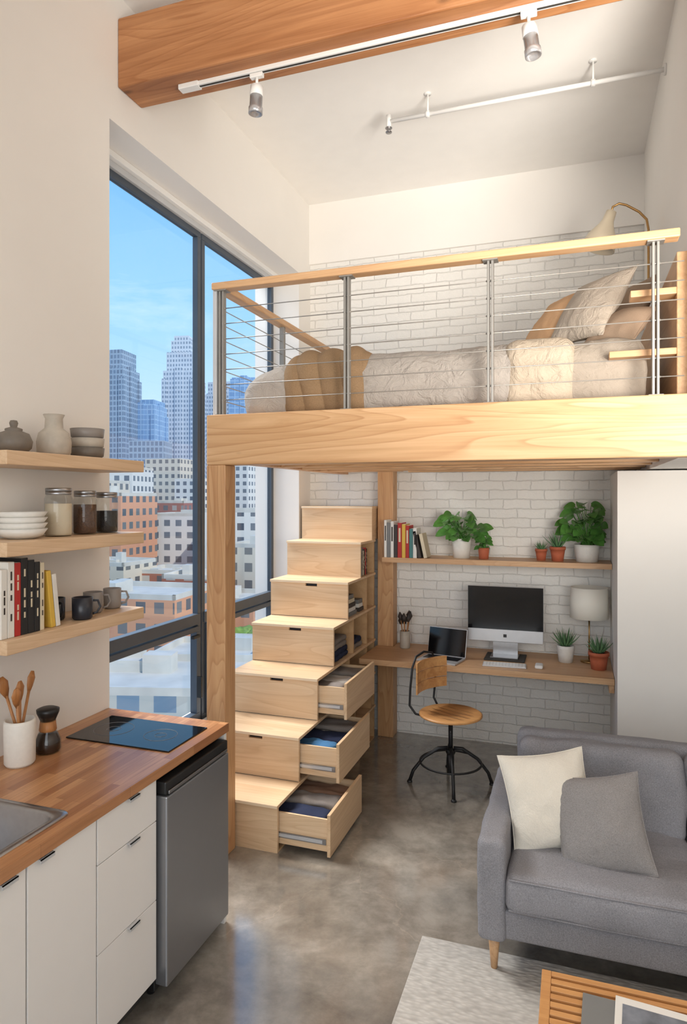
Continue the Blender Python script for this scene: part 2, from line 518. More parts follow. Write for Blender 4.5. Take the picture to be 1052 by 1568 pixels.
# ------------------------------------------------------------------ room shell
XL, XG, XR, YB, YF, ZC = -2.15, -2.38, 2.6, 5.35, -2.6, 4.43
XU = 0.48
simple('floor', (XL-0.4, XR+0.2, YF-0.2, YB+0.2, -0.15, 0, CONC))
simple('ceiling', (XL-0.4, XR+0.2, YF-0.2, YB+0.2, ZC, ZC+0.2, CEIL))
simple('wall_left',
       (-2.55, XL, YF-0.2, 2.72, 0, ZC, WHITE),
       (-2.55, XL, 2.72, 5.10, 3.78, ZC, WHITE),
       (-2.55, XL, 2.72, 5.10, 0, 0.42, WHITE),
       (-2.55, XL, 5.10, YB, 0, ZC, WHITE))
simple('wall_back',
       (XL, XR+0.2, YB, YB+0.2, 0, 3.92, BRICK),
       (XL, XR+0.2, YB-0.025, YB+0.2, 3.92, ZC, WHITE))
simple('wall_right', (XR, XR+0.2, YF, YB, 0, ZC, WHITE))
simple('wall_right_loft',
       (XU, XU+0.12, 3.29, YB-0.025, 2.37, ZC, WHITE),
       (XU, XR, 3.19, 3.29, 2.37, ZC, WHITE))
simple('wall_partition',
       (0.25, XR, 4.46, 4.58, 0, 2.09, WHITE),
       (0.25, 0.37, 4.58, YB, 0, 2.09, WHITE))
simple('wall_rear',
       (XL, -1.9, YF-0.2, YF, 0, ZC, WHITE), (2.3, XR, YF-0.2, YF, 0, ZC, WHITE),
       (-1.9, 2.3, YF-0.2, YF, 0, 0.5, WHITE), (-1.9, 2.3, YF-0.2, YF, 4.0, ZC, WHITE))

def frame_rect(b, x0, x1, y0, y1, z0, z1, w, mat):
    b.box(x0, x1, y0, y1, z0, z0+w, mat, 0.003)
    b.box(x0, x1, y0, y1, z1-w, z1, mat, 0.003)
    b.box(x0, x1, y0, y0+w, z0+w, z1-w, mat, 0.003)
    b.box(x0, x1, y1-w, y1, z0+w, z1-w, mat, 0.003)

b = B()
b.box(-2.46, XG+0.05, 2.72, 5.10, 3.745, 3.78, WPL, 0.004)
b.box(-2.44, XG+0.02, 2.72, 5.10, 3.71, 3.745, FRAMEL, 0.003)
for (y0, y1) in ((2.72, 3.948), (3.962, 5.10)):
    frame_rect(b, -2.42, XG, y0, y1, 0.42, 3.71, 0.04, FRAME)
    b.box(-2.42, XG+0.01, y0+0.02, y1-0.02, 1.08, 1.15, FRAME, 0.003)
    frame_rect(b, -2.415, XG+0.015, y0+0.04, y1-0.04, 0.46, 1.07, 0.035, FRAME)
b.box(-2.43, XG-0.01, 3.946, 3.964, 0.42, 3.71, ALU)
b.box(XG+0.015, XG+0.04, 3.80, 3.88, 1.0, 1.02, BLKP, 0.003)
b.box(XG+0.015, XG+0.05, 3.87, 3.89, 0.60, 0.74, BLKP, 0.003)
b.box(-2.405, -2.40, 2.76, 3.91, 0.46, 3.67, WIN)
b.box(-2.405, -2.40, 4.0, 5.06, 0.46, 3.67, WIN)
b.done('window_1')
simple('trim_window_sill', (-2.36, XL+0.012, 2.721, 5.099, 0.42, 0.44, WPL, 0.004))
b = B()
for x0 in (-1.9, -0.5, 0.9):
    b.box(x0, x0+0.06, YF-0.12, YF-0.06, 0.5, 4.0, FRAME)
    b.box(x0+1.34, x0+1.4, YF-0.12, YF-0.06, 0.5, 4.0, FRAME)
    for z in (0.5, 1.4, 3.94): b.box(x0+0.06, x0+1.34, YF-0.12, YF-0.06, z, z+0.06, FRAME)
b.done('window_2')

# ceiling beam + track lights + sprinkler pipe
b = B()
b.box(XL+0.001, XR-0.001, 2.78, 2.975, 3.965, 4.31, GLU, 0.008)
b.done('ceiling_beam')
b = B()
b.box(-1.85, XU+0.6, 2.862, 2.892, 3.945, 3.965, WPL, 0.002)
b.box(-1.85, -1.74, 2.855, 2.899, 3.94, 3.965, WPL, 0.003)
b.box(-1.74, XU+0.6, 2.872, 2.882, 3.943, 3.946, DARKGAP)
b.done('light_track')
def spot(x, tilt):
    b = B()
    b.box(x-0.033, x+0.033, 2.864, 2.890, 3.922, 3.9425, WPL, 0.003)
    b.tube([(x, 2.877, 3.925), (x, 2.877, 3.885)], 0.007, WPL)
    M = T(x, 2.877, 3.888) @ R(tilt, 'Y')
    b.lathe([(0.010, 0.0), (0.030, -0.006), (0.032, -0.05), (0.030, -0.052)], (0, 0, 0), WPL, M=M)
    b.lathe([(0.030, -0.05), (0.030, -0.105), (0.034, -0.108), (0.034, -0.135), (0.029, -0.137), (0.026, -0.12), (0.0, -0.12)], (0, 0, 0), SPOTL, M=M)
    b.done('track_spotlight')
spot(-1.43, 3); spot(-0.18, -8)
b = B()
b.tube([(-1.11, 4.09, 4.30), (XU, 4.09, 4.30)], 0.013, WPL)
b.tube([(-1.11, 4.09, 4.34), (-1.11, 4.09, 4.26)], 0.016, WPL)
b.lathe([(0.006, 0), (0.022, -0.01), (0.022, -0.014), (0.005, -0.03), (0.02, -0.035), (0.02, -0.04)], (-1.11, 4.09, 4.27), STEEL)
for x in (-0.86, 0.1):
    b.tube([(x, 4.09, 4.30), (x, 4.09, ZC)], 0.006, WPL)
    b.tube([(x-0.012, 4.09, 4.30), (x+0.012, 4.09, 4.30)], 0.02, WPL)
    b.lathe([(0.022, 0), (0.022, -0.008)], (x, 4.09, ZC), WPL)
b.lathe([(0.03, 0), (0.03, 0.012)], (0, 0, 0), WPL, M=T(XU, 4.09, 4.30) @ R(-90, 'Y'))
b.done('sprinkler_pipe')

# ------------------------------------------------------------------ loft
b = B()
b.box(-1.877, XR-0.001, 3.17, 3.285, 2.10, 2.37, FIRX, 0.006)
b.done('loft_beam')
b = B()
b.box(-1.80, -1.21, 3.287, 4.88, 2.25, 2.35, OAKX)
b.box(-1.21, XU, 3.287, YB-0.03, 2.25, 2.35, OAKX)
for y in (3.62, 3.97, 4.32, 4.67, 5.02):
    x0 = -1.80 if y < 4.7 else -1.21
    b.box(x0, 0.43, y, y+0.07, 2.12, 2.25, FIRX, 0.004)
b.box(-1.877, -1.80, 3.287, 5.34, 2.12, 2.35, FIRZ, 0.004)
b.box(-1.80, -1.21, 4.80, 4.88, 2.12, 2.25, FIRX, 0.004)
b.done('loft_platform')
simple('ceiling_soffit', (0.432, XR-0.002, 3.287, YB-0.002, 2.10, 2.249, CEIL))
b = B()
b.box(-1.877, -1.762, 3.17, 3.285, 0, 2.10, FIRZ, 0.006)
b.done('loft_post')
b = B()
b.box(-1.505, -1.375, 5.2, 5.33, 0, 2.25, FIRZ, 0.006)
b.done('loft_post')

b = B()
RZ = 3.05
b.box(-1.86, 0.43, 3.19, 3.265, RZ, RZ+0.038, OAKX, 0.006)
b.box(-1.86, -1.79, 3.265, 4.88, RZ, RZ+0.038, OAKY, 0.006)
zs = [2.455+0.083*i for i in range(7)]
for x in (-1.812, -1.095, -0.377, 0.336):
    b.box(x-0.015, x-0.004, 3.212, 3.245, 2.37, RZ, POSTST, 0.002)
    b.box(x+0.004, x+0.015, 3.212, 3.245, 2.37, RZ, POSTST, 0.002)
    b.box(x-0.035, x+0.035, 3.20, 3.257, RZ-0.006, RZ, POSTST)
    b.box(x-0.03, x+0.03, 3.20, 3.257, 2.37, 2.376, POSTST)
for z in zs:
    b.tube([(-1.812, 3.228, z), (0.45, 3.228, z)], 0.0026, CABLE, 6)
    b.tube([(-1.825, 3.228, z), (-1.825, 4.84, z)], 0.0026, CABLE, 6)
    for x in (-1.812, -1.095, -0.377, 0.336):
        b.tube([(x-0.02, 3.228, z), (x+0.02, 3.228, z)], 0.005, POSTST, 6)
for y in (4.05, 4.84):
    b.box(-1.841, -1.809, y-0.014, y+0.014, 2.35, RZ, POSTST, 0.002)
b.box(-1.858, -1.835, 3.205, 3.25, 2.37, RZ, ALU, 0.002)
b.done('loft_railing')

# bed
b = B()
def ridg(w, k, s_):
    return (0.35-abs(noise.noise(w*k+Vector((s_, 0, 0)))))
def foot(w):
    t_ = max(0.0, min(1.0, (-1.38-w.x)/0.40))
    w.z = 2.35+(w.z-2.35)*(1-0.30*t_*t_)
    return w
def base_cloth(w, nn):
    """common large-scale drape shared by duvet and throw so layers follow each other"""
    hgt = max(0.0, min(1.0, (2.70-w.z)/0.34))          # 0 top .. 1 hem
    side = 1-max(0.0, nn.z)
    q = w.x*11+2.2*noise.noise(Vector((w.x*2, w.y, 0)))
    e = 0.020*hgt*(0.5+0.5*math.sin(q))*side*(1-abs(nn.x))
    w = w+nn*e
    w.z += 0.022*noise.noise(Vector((w.x*2.2, w.y*2.2, 3.0)))*max(0, nn.z)
    w.y -= 0.02*math.sin(PI*min(1, hgt))*side if nn.y < -0.3 else 0
    return w
def duf(w, nn):
    side = 1-max(0.0, nn.z)
    w = base_cloth(w, nn)
    ws = Vector((w.x*1.6+w.z*0.9, w.y*0.9, w.z*0.9-w.x*0.3))
    w = w+nn*(0.016*ridg(ws, 3.2, 2.0)*(0.5+0.5*side) + 0.008*ridg(ws, 7.5, 7.0))
    w = foot(w)
    w.z = max(w.z, 2.353)
    return w
b.soft((-0.68, 4.11, 2.49), (2.0, 1.34, 0.26), SHEET, 0.07, 22, 0.004, 5)
b.soft((-0.94, 4.11, 2.52), (1.68, 1.47, 0.355), DUVET, 0.115, 130, 0.006, 3.0, 3, fn=duf, uni=True)
b.soft((-0.165, 4.11, 2.52), (0.34, 1.495, 0.372), BEIGE, 0.075, 100, 0.003, 5, 9, fn=duf, uni=True)
b.soft((0.10, 4.12, 2.51), (0.44, 1.44, 0.335), SHEET, 0.075, 70, 0.004, 6, 4, fn=duf, uni=True)
b.done('bed')
b = B()
def thf(w, nn):
    xn = w.x + 0.03*math.sin(w.y*4+w.z*7)+0.02*noise.noise(w*4)
    w = base_cloth(w, nn)
    fold = (abs(math.sin(xn*27))**0.8)*0.020
    w = w+nn*((fold+0.010)*(1-abs(nn.x)))
    w = w+nn*(0.008*ridg(w, 6, 2.0))
    w = foot(w)
    w.z = max(w.z, 2.352)
    return w
b.soft((-1.27, 4.11, 2.525), (0.54, 1.50, 0.375), THROW, 0.11, 120, 0.004, 5, 5, fn=thf, uni=True)
b.done('throw_blanket')

def pil(name, c, w, h, t, mat, yaw, tilt, roll, seed):
    b = B()
    b.pillow(w, h, t, mat, T(*c) @ R(yaw, 'Z') @ R(tilt, 'X') @ R(roll, 'Y'), seed)
    return b.done(name)
pil('bed_pillow', (-0.10, 3.98, 2.91), 0.42, 0.42, 0.14, TAN, -52, -34, 0, 1)
pil('bed_pillow', (0.075, 3.74, 2.91), 0.42, 0.44, 0.15, LINP, -48, -32, 0, 2)
pil('bed_pillow', (0.25, 4.05, 2.93), 0.40, 0.42, 0.15, BROWN, -60, -24, 0, 3)
pil('bed_pillow', (0.21, 3.58, 2.77), 0.30, 0.26, 0.13, BROWN, -35, -46, 4, 4)

b = B()
b.box(0.43, XU, 3.30, 5.0, 2.35, 3.02, OAKY, 0.004)
b.box(0.15, 0.43, 3.30, 3.395, 2.565, 2.595, OAKX, 0.003)
b.box(0.24, 0.43, 3.30, 3.395, 2.835, 2.865, OAKX, 0.003)
b.done('headboard')
b = B()
b.lathe([(0.03, 0), (0.03, 0.012)], (0, 0, 0), BRASS, M=T(0.478, 4.3, 3.08) @ R(-90, 'Y'))
b.tube([(0.475, 4.3, 3.08), (0.415, 4.3, 3.09), (0.41, 4.3, 3.15), (0.41, 4.3, 3.50), (0.40, 4.3, 3.56), (0.36, 4.3, 3.61), (0.29, 4.3, 3.66), (0.25, 4.3, 3.675), (0.215, 4.3, 3.66), (0.205, 4.3, 3.62)], 0.007, BRASS)
b.lathe([(0.014, 0.13), (0.03, 0.125), (0.034, 0.07), (0.045, 0.04), (0.085, -0.03), (0.10, -0.10), (0.095, -0.10), (0.08, -0.03), (0.035, 0.04), (0, 0.05)], (0, 0, 0), CREAMM, M=T(0.165, 4.3, 3.515) @ R(20, 'Y'))
b.lathe([(0.0, -0.03), (0.025, -0.02), (0.03, 0.0), (0.02, 0.03), (0.0, 0.04)], (0, 0, 0), WPL, M=T(0.165, 4.3, 3.495) @ R(20, 'Y'))
b.done('reading_lamp')

# ------------------------------------------------------------------ staircase with storage
SX0, SX1, SY0, TR, RS = -2.12, -1.52, 3.305, 0.298, 0.265
SYE = 5.17
t = 0.018
EDGE = plain('plywood_edge', srgb(238, 214, 182), 0.55)
b = B()
for k in range(7):
    y0 = SY0+TR*k; z0 = RS*k; z1 = RS*(k+1)
    ye = SYE if k < 6 else 5.34
    b.box(SX0, SX1+0.008, y0-0.018, ye if k < 6 else 5.34, z1-t, z1, PLY, 0.002)
    b.box(SX0+0.002, SX1+0.006, y0-0.0192, y0-0.018, z1-t+0.002, z1-0.002, EDGE)
    if k in (1, 2, 3, 4):
        xm = (SX0+SX1)/2+0.02
        b.box(SX0, xm-0.045, y0, y0+t, z0, z1-t, PLY)
        b.box(xm+0.045, SX1, y0, y0+t, z0, z1-t, PLY)
        b.box(xm-0.045, xm+0.045, y0, y0+t, z0, z1-t-0.022, PLY)
        b.box(xm-0.05, xm+0.05, y0+t, y0+t+0.004, z1-t-0.04, z1-t, BLKP)
        b.box(SX0+0.004, SX1-0.004, y0-0.0015, y0, z0+0.002, z0+0.004, DARKGAP)
    else:
        b.box(SX0, SX1, y0, y0+t, z0, z1-t, PLY)
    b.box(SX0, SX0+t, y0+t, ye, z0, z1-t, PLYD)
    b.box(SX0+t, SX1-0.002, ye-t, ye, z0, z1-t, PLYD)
    if k == 6:
        b.box(SX1-t, SX1, y0+t, ye, z0, z1-t, PLYY)
    else:
        if k < 3: ys = [y0+0.62, y0+1.05, y0+1.45]
        elif k == 3: ys = [y0+0.42, y0+0.75]
        else: ys = [y0+0.45]
        for yy in ys:
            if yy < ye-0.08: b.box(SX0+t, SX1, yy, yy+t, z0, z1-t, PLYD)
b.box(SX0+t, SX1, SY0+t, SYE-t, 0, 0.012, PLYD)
b.done('storage_staircase')

def drawer(k, yw, pull, cloths):
    y0 = SY0+TR*k+0.022; y1 = y0+yw; z0 = RS*k+0.03; z1 = RS*(k+1)-0.035
    b = B()
    xi = SX1-0.30; xo = SX1+pull
    b.box(xo, xo+0.018, y0-0.003, y1+0.003, z0-0.012, z1+0.012, PLYY, 0.002)
    b.box(xi, xo, y0+0.012, y0+0.024, z0+0.01, z1-0.02, PLY)
    b.box(xi, xo, y1-0.024, y1-0.012, z0+0.01, z1-0.02, PLY)
    b.box(xi, xi+0.012, y0+0.024, y1-0.024, z0+0.01, z1-0.02, PLY)
    b.box(xi+0.012, xo, y0+0.024, y1-0.024, z0+0.01, z0+0.018, PLYY)
    b.box(SX1-0.02, xo-0.01, y0+0.006, y0+0.012, z0+0.045, z0+0.075, STEEL)
    b.box(SX1-0.02, xo-0.03, y0+0.002, y0+0.006, z0+0.052, z0+0.068, ALU)
    b.done('open_drawer')
    c = B()
    yy = y0+0.032
    w = (y1-y0-0.064)/len(cloths)
    rn = random.Random(k)
    for i, mats in enumerate(cloths):
        zz = z0+0.019
        for q in range(4):
            hh_ = rn.uniform(0.030, 0.040)
            mt = mats[q % len(mats)]
            sx = (xo-xi-0.07)*rn.uniform(0.86, 0.97)
            c.soft(((xi+xo)/2+0.015+rn.uniform(-0.008, 0.008), yy+w/2, zz+hh_/2), (sx, w-0.012-rn.uniform(0, 0.02), hh_*1.12), mt, 0.02, 18, 0.012, 14, i*5+q)
            zz += hh_
        yy += w
    c.done('folded_clothes')
drawer(0, 0.55, 0.28, [(NAVY, NAVY, GREYC, NAVY), (NAVY, GREYC), (GREYC, BROWNC, NAVY, BROWNC)])
drawer(1, 0.60, 0.225, [(BLUEC, BLUEC, NAVY), (NAVY, GREYC, BLUEC), (WHITEC, GREYC)])
drawer(2, 0.60, 0.17, [(WHITEC, GREYC), (GREYC, WHITEC), (BROWNC, GREYC)])

def clothes_stack(x, y, z, cols, sx=0.22, sy=0.2):
    c = B()
    for q, mt in enumerate(cols):
        c.soft((x, y, z+0.018+q*0.036), (sx-0.01*q, sy, 0.04), mt, 0.018, 14, 0.008, 16, q)
    return c.done('folded_clothes')
clothes_stack(SX1-0.14, SY0+TR*3+0.23, RS*3+0.002, [NAVY, NAVY, GREYC, GREYC], 0.24, 0.3)
clothes_stack(SX1-0.14, SY0+TR*3+0.60, RS*3+0.002, [GREYC, NAVY], 0.24, 0.2)

def bookrow(name, start, axis, lens, cols, z, depth, hs):
    b = B(); p = 0
    for i, (w, c, h) in enumerate(zip(lens, cols, hs)):
        x, y = start
        if axis == 'X':
            args = (0, w-0.002, 0, depth, 0, h); M = T(x+p, y, z)
        else:
            args = (0, depth, 0, w-0.002, 0, h); M = T(x-depth, y+p, z)
        b.box(*args, BOOKC[c], 0.002, M)
        lab = 'cream' if c in ('black', 'dark', 'red', 'blue', 'teal') else 'dark'
        if axis == 'X':
            if i % 2 == 0: b.box(w*0.25, w*0.75-0.002, -0.0008, 0, h*0.45, h*0.85, BOOKC[lab], 0, M)
            b.box(0.002, w-0.004, 0.004, depth-0.003, h-0.002, h+0.0005, BOOKC['white'], 0, M)
        else:
            for q in range(5):
                if (i*3+q) % 4 == 0: continue
                zq = h*(0.22+q*0.135)
                b.box(depth, depth+0.0008, w*0.36, w*0.58, zq, zq+h*(0.075+0.02*((i+q) % 3)), BOOKC[lab], 0, M)
            b.box(0.004, depth-0.003, 0.002, w-0.004, h-0.002, h+0.0005, BOOKC['white'], 0, M)
        p += w
    return b.done(name)
y5 = SY0+TR*5+0.03
bookrow('row_of_books', (SX1-0.02, y5), 'Y', [0.03, 0.025, 0.035, 0.03, 0.028, 0.03, 0.025], ['grey', 'dark', 'grey', 'cream', 'dark', 'red', 'dark'], RS*5+0.001, 0.16, [0.21, 0.2, 0.215, 0.19, 0.2, 0.21, 0.2])
b = B()
y4 = SY0+TR*4+0.05
for i, (c, w) in enumerate((('grey', .22), ('white', .2), ('dark', .21), ('cream', .2), ('grey', .19))):
    b.box(SX1-0.19, SX1-0.02-0.004*i, y4, y4+w, RS*4+0.001+0.03*i, RS*4+0.03+0.03*i, BOOKC[c], 0.002)
b.done('stack_of_books')
b = B()
for i, (c, w) in enumerate((('dark', .18), ('white', .16), ('grey', .17))):
    b.box(SX1-0.19, SX1-0.02-0.004*i, y4+0.28, y4+0.28+w*0.6, RS*4+0.001+0.03*i, RS*4+0.03+0.03*i, BOOKC[c], 0.002)
b.done('stack_of_books')

# ------------------------------------------------------------------ desk nook
DZ = 0.735
b = B()
b.prism([(-1.508, 4.72), (0.247, 4.72), (0.247, YB-0.002), (-1.37, YB-0.002), (-1.37, 5.195), (-1.508, 5.195)], DZ-0.04, DZ, OAKX)
b.box(-1.37, 0.247, 5.30, YB-0.001, DZ-0.10, DZ-0.04, OAKX)
b.box(0.215, 0.247, 4.75, 5.30, DZ-0.10, DZ-0.04, OAKY)
b.done('wall_desk')
SZ = 1.46
b = B()
b.prism([(-1.42, 5.03), (0.247, 5.03), (0.247, YB-0.002), (-1.37, YB-0.002), (-1.37, 5.195), (-1.42, 5.195)], SZ-0.038, SZ, OAKX)
b.done('wall_shelf')
bookrow('row_of_books', (-1.405, 5.04), 'X', [0.022, 0.03, 0.026, 0.03, 0.034, 0.03, 0.028, 0.03, 0.03], ['white', 'grey', 'white', 'dark', 'red', 'yellow', 'red', 'teal', 'white'], SZ, 0.15,
        [0.29, 0.27, 0.28, 0.255, 0.27, 0.26, 0.25, 0.225, 0.23])
b = B()
for i, (c, h) in enumerate((('dark', .21), ('cream', .19))):
    M = T(-1.110+i*0.045, 5.04, SZ) @ R(-12, 'Y')
    b.box(-0.026, 0, 0, 0.15, 0.0, h, BOOKC[c], 0.002, T(0.0, 0, 0.0052) @ M)
b.done('leaning_books')

def pot(b, c, r, h, mat, taper=0.78, rim=True):
    pr = [(r*taper, 0), (r*(taper+1)/2, h*0.5), (r*0.98, h*0.8)]
    if rim: pr += [(r*1.06, h*0.8), (r*1.06, h)]
    else: pr += [(r, h)]
    pr += [(r*0.9, h), (r*0.88, h*0.85), (0, h*0.85)]
    b.lathe(pr, c, mat)
    b.lathe([(r*0.87, h*0.85), (r*0.87, h*0.88), (0, h*0.9)], c, SOIL)

def bushy(name, c, r, h, mat, R_, L, nl, seed, ymax=5.32, leafw=0.9, xmax=0.24, hh=None):
    rnd = random.Random(seed)
    b = B(); pot(b, c, r, h, mat, 0.85, False)
    top = Vector((c[0], c[1], c[2]+h*0.88))
    hh = hh or R_*1.35
    for i in range(nl):
        th = rnd.uniform(0, 2*PI); ph = (i+0.5)/nl
        rad = R_*math.sqrt(rnd.uniform(0.05, 1))*(0.75+0.25*math.sin(ph*PI))
        p = top + Vector((math.cos(th)*rad, math.sin(th)*rad*0.7, hh*(ph*0.95+0.08)*(1-0.3*(rad/R_)**2)))
        p.y = min(p.y, ymax-0.05); p.x = min(p.x, xmax-0.05)
        mid = (top+p)/2 + Vector((0, 0, 0.02))
        b.tube([top+Vector((rnd.uniform(-r, r)*0.4, rnd.uniform(-r, r)*0.4, 0)), mid, p], 0.0022, LEAF, 5)
        d = Vector((math.cos(th), math.sin(th)-0.4, rnd.uniform(-0.3, 0.35)))
        ll = L*rnd.uniform(0.75, 1.15)
        e = p+d.normalized()*ll
        if e.y > ymax: d.y = -abs(d.y)
        if e.x > xmax: d.x = -abs(d.x)
        upv = Vector((rnd.uniform(-.4, .4), -0.75, 0.7)).normalized()
        b.leaf(p, d, ll, ll*leafw, LEAF, 0.25, upv)
    return b.done(name)

def spiky(name, c, r, h, mat, L, nl, seed, taper=0.75, rim=True):
    rnd = random.Random(seed)
    b = B(); pot(b, c, r, h, mat, taper, rim)
    top = Vector((c[0], c[1], c[2]+h*0.88))
    for i in range(nl):
        th = i*2.4; tilt = 0.15+0.85*(i/nl)
        d = Vector((math.cos(th)*tilt, math.sin(th)*tilt, 1-0.45*tilt)).normalized()
        l = L*rnd.uniform(0.8, 1.1)
        pts = [top+Vector((math.cos(th), math.sin(th), 0))*r*0.15+d*l*t_ + Vector((0, 0, 0.18*l*t_*t_)) for t_ in (0, .3, .65, 1)]
        b.tube(pts, [r*0.13, r*0.16, r*0.10, 0.0008], LEAF2, 6, flat=0.5)
    return b.done(name)

bushy('potted_pothos', (-0.827, 5.19, SZ), 0.074, 0.15, CERW, 0.165, 0.088, 56, 3, hh=0.22)
bushy('potted_herb', (-0.652, 5.15, SZ), 0.042, 0.085, TERRA, 0.05, 0.042, 30, 5, hh=0.10)
spiky('potted_succulent', (-0.235, 5.18, SZ), 0.042, 0.085, TERRA, 0.06, 22, 2)
spiky('potted_aloe', (-0.118, 5.16, SZ), 0.054, 0.105, TERRA, 0.12, 20, 4)
bushy('potted_pilea', (0.085, 5.18, SZ), 0.09, 0.125, CERW, 0.16, 0.095, 64, 8, hh=0.33)
spiky('potted_aloe', (-0.062, 5.12, DZ), 0.062, 0.12, CERW, 0.12, 26, 6, 0.8, False)
spiky('potted_succulent', (0.158, 4.97, DZ), 0.066, 0.12, TERRA, 0.11, 26, 9)

b = B()
cx, cy = -0.49, 5.10
b.box(cx-0.275, cx+0.275, cy, cy+0.022, 0.848, 1.262, ALU, 0.005)
b.box(cx-0.273, cx+0.273, cy-0.002, cy, 0.942, 1.260, SCREEN)
b.box(cx-0.012, cx+0.012, cy-0.001, cy, 0.885, 0.908, BLKP)
b.prism([(cx-0.09, cy+0.03), (cx+0.09, cy+0.03), (cx+0.09, cy+0.045), (cx-0.09, cy+0.045)], DZ+0.02, 0.99, STEEL)
b.box(cx-0.14, cx+0.15, cy-0.13, cy+0.10, DZ, DZ+0.012, DARKGAP, 0.003)
b.box(cx-0.10, cx+0.10, cy-0.09, cy+0.06, DZ+0.012, DZ+0.02, STEEL, 0.002)
b.done('desktop_computer')
b = B()
M = T(-0.47, 4.85, DZ) @ R(3, 'Z')
b.box(-0.15, 0.15, -0.055, 0.055, 0, 0.010, ALU, 0.003, M)
for i in range(5):
    for j in range(13):
        b.box(-0.143+j*0.0222, -0.143+j*0.0222+0.019, -0.048+i*0.0198, -0.048+i*0.0198+0.016, 0.010, 0.0125, WPL, 0, M)
b.done('keyboard')
b = B()
b.soft((-0.235, 4.87, DZ+0.013), (0.055, 0.095, 0.026), WPL, 0.012, 10)
b.done('computer_mouse')
b = B()
M = T(-0.925, 4.86, DZ) @ R(-12, 'Z')
b.box(-0.15, 0.15, -0.105, 0.105, 0, 0.012, ALU, 0.003, M)
b.box(-0.135, 0.135, -0.02, 0.085, 0.012, 0.0135, BLKP, 0, M)
b.box(-0.045, 0.045, -0.09, -0.03, 0.012, 0.0128, GREYLINE, 0, M)
M2 = M @ T(0, 0.105, 0.012) @ R(-12, 'X')
b.box(-0.15, 0.15, -0.004, 0.004, 0, 0.205, ALU, 0.002, M2)
b.box(-0.147, 0.147, -0.0052, -0.004, 0.004, 0.201, SCREEN, 0, M2)
b.done('laptop')
b = B()
b.lathe([(0.036, 0), (0.040, 0.01), (0.040, 0.135), (0.036, 0.137), (0.035, 0.02), (0, 0.02)], (-1.27, 5.17, DZ), CERB)
rnd = random.Random(2)
for i in range(7):
    a = i*0.95; dx, dy = math.cos(a)*0.02, math.sin(a)*0.02
    hgt = rnd.uniform(0.19, 0.24)
    b.tube([(-1.27+dx*0.3, 5.17+dy*0.3, DZ+0.02), (-1.27+dx*1.8, 5.17+dy*1.8, DZ+hgt)], 0.004, UTW, 6)
    b.tube([(-1.27+dx*1.8, 5.17+dy*1.8, DZ+hgt-0.01), (-1.27+dx*2, 5.17+dy*2, DZ+hgt+0.02), (-1.27+dx*2.2, 5.17+dy*2.2, DZ+hgt+0.055)], [0.011, 0.021, 0.004], BOOKC['dark'], 8)
b.done('brush_holder')
b = B()
b.lathe([(0.062, 0), (0.062, 0.012), (0.01, 0.018)], (0.10, 5.17, DZ), BRASS)
b.tube([(0.10, 5.17, DZ+0.01), (0.10, 5.17, 1.09)], 0.006, BRASS)
b.lathe([(0.134, 1.055), (0.128, 1.275), (0.126, 1.275), (0.132, 1.055), (0.134, 1.055)], (0.10, 5.17, 0), LAMPSH, 40)
b.lathe([(0.0, 1.09), (0.03, 1.11), (0.035, 1.14), (0.02, 1.18), (0, 1.19)], (0.10, 5.17, 0), WPL)
for a in (0, 120, 240):
    b.tube([(0.10, 5.17, 1.09), (0.10+0.13*math.cos(math.radians(a)), 5.17+0.13*math.sin(math.radians(a)), 1.06)], 0.002, BRASS, 6)
b.done('table_lamp')

# desk chair
b = B()
CM = T(-0.79, 4.50, 0) @ R(-26, 'Z')
b.lathe([(0.0, 0.452), (0.15, 0.450), (0.195, 0.456), (0.212, 0.462), (0.212, 0.47), (0.20, 0.476), (0.13, 0.468), (0.0, 0.466)], (0, 0, 0), SEATW, 40, CM)
for j in range(-3, 4):
    y = j*0.055
    xx = math.sqrt(max(0, 0.195**2-y*y))
    b.tube([(-xx, y, 0.4705), (0, y, 0.4655), (xx, y, 0.4705)], 0.0022, GROOVE, 6, M=CM)
b.tube([(0, 0, 0.07), (0, 0, 0.20)], 0.024, BLACK, 16, M=CM)
b.tube([(0, 0, 0.20), (0, 0, 0.43)], 0.015, BLACK, 16, M=CM)
b.lathe([(0.03, 0.40), (0.05, 0.425), (0.12, 0.442), (0.12, 0.452)], (0, 0, 0), BLACK, 24, CM)
b.tube([(0.02, -0.02, 0.435), (0.10, -0.14, 0.425), (0.14, -0.19, 0.42)], 0.005, BLACK, 8, M=CM)
for i in range(4):
    a = math.radians(45+90*i-5)
    c_, s_ = math.cos(a), math.sin(a)
    b.tube([(c_*0.02, s_*0.02, 0.24), (c_*0.08, s_*0.08, 0.235), (c_*0.18, s_*0.18, 0.17), (c_*0.25, s_*0.25, 0.08), (c_*0.275, s_*0.275, 0.008)], [0.012, 0.012, 0.011, 0.011, 0.012], BLACK, 10, M=CM)
    b.lathe([(0.018, 0), (0.018, 0.008), (0.01, 0.016)], (c_*0.275, s_*0.275, 0), BLACK, 12, CM)
ring = [(0.205*math.cos(2*PI*i/36), 0.205*math.sin(2*PI*i/36), 0.145) for i in range(36)]
b.tube(ring, 0.007, BLACK, 8, True, M=CM)
b.lathe([(0.028, 0.2), (0.034, 0.215), (0.028, 0.23)], (0, 0, 0), BLACK, 16, CM)
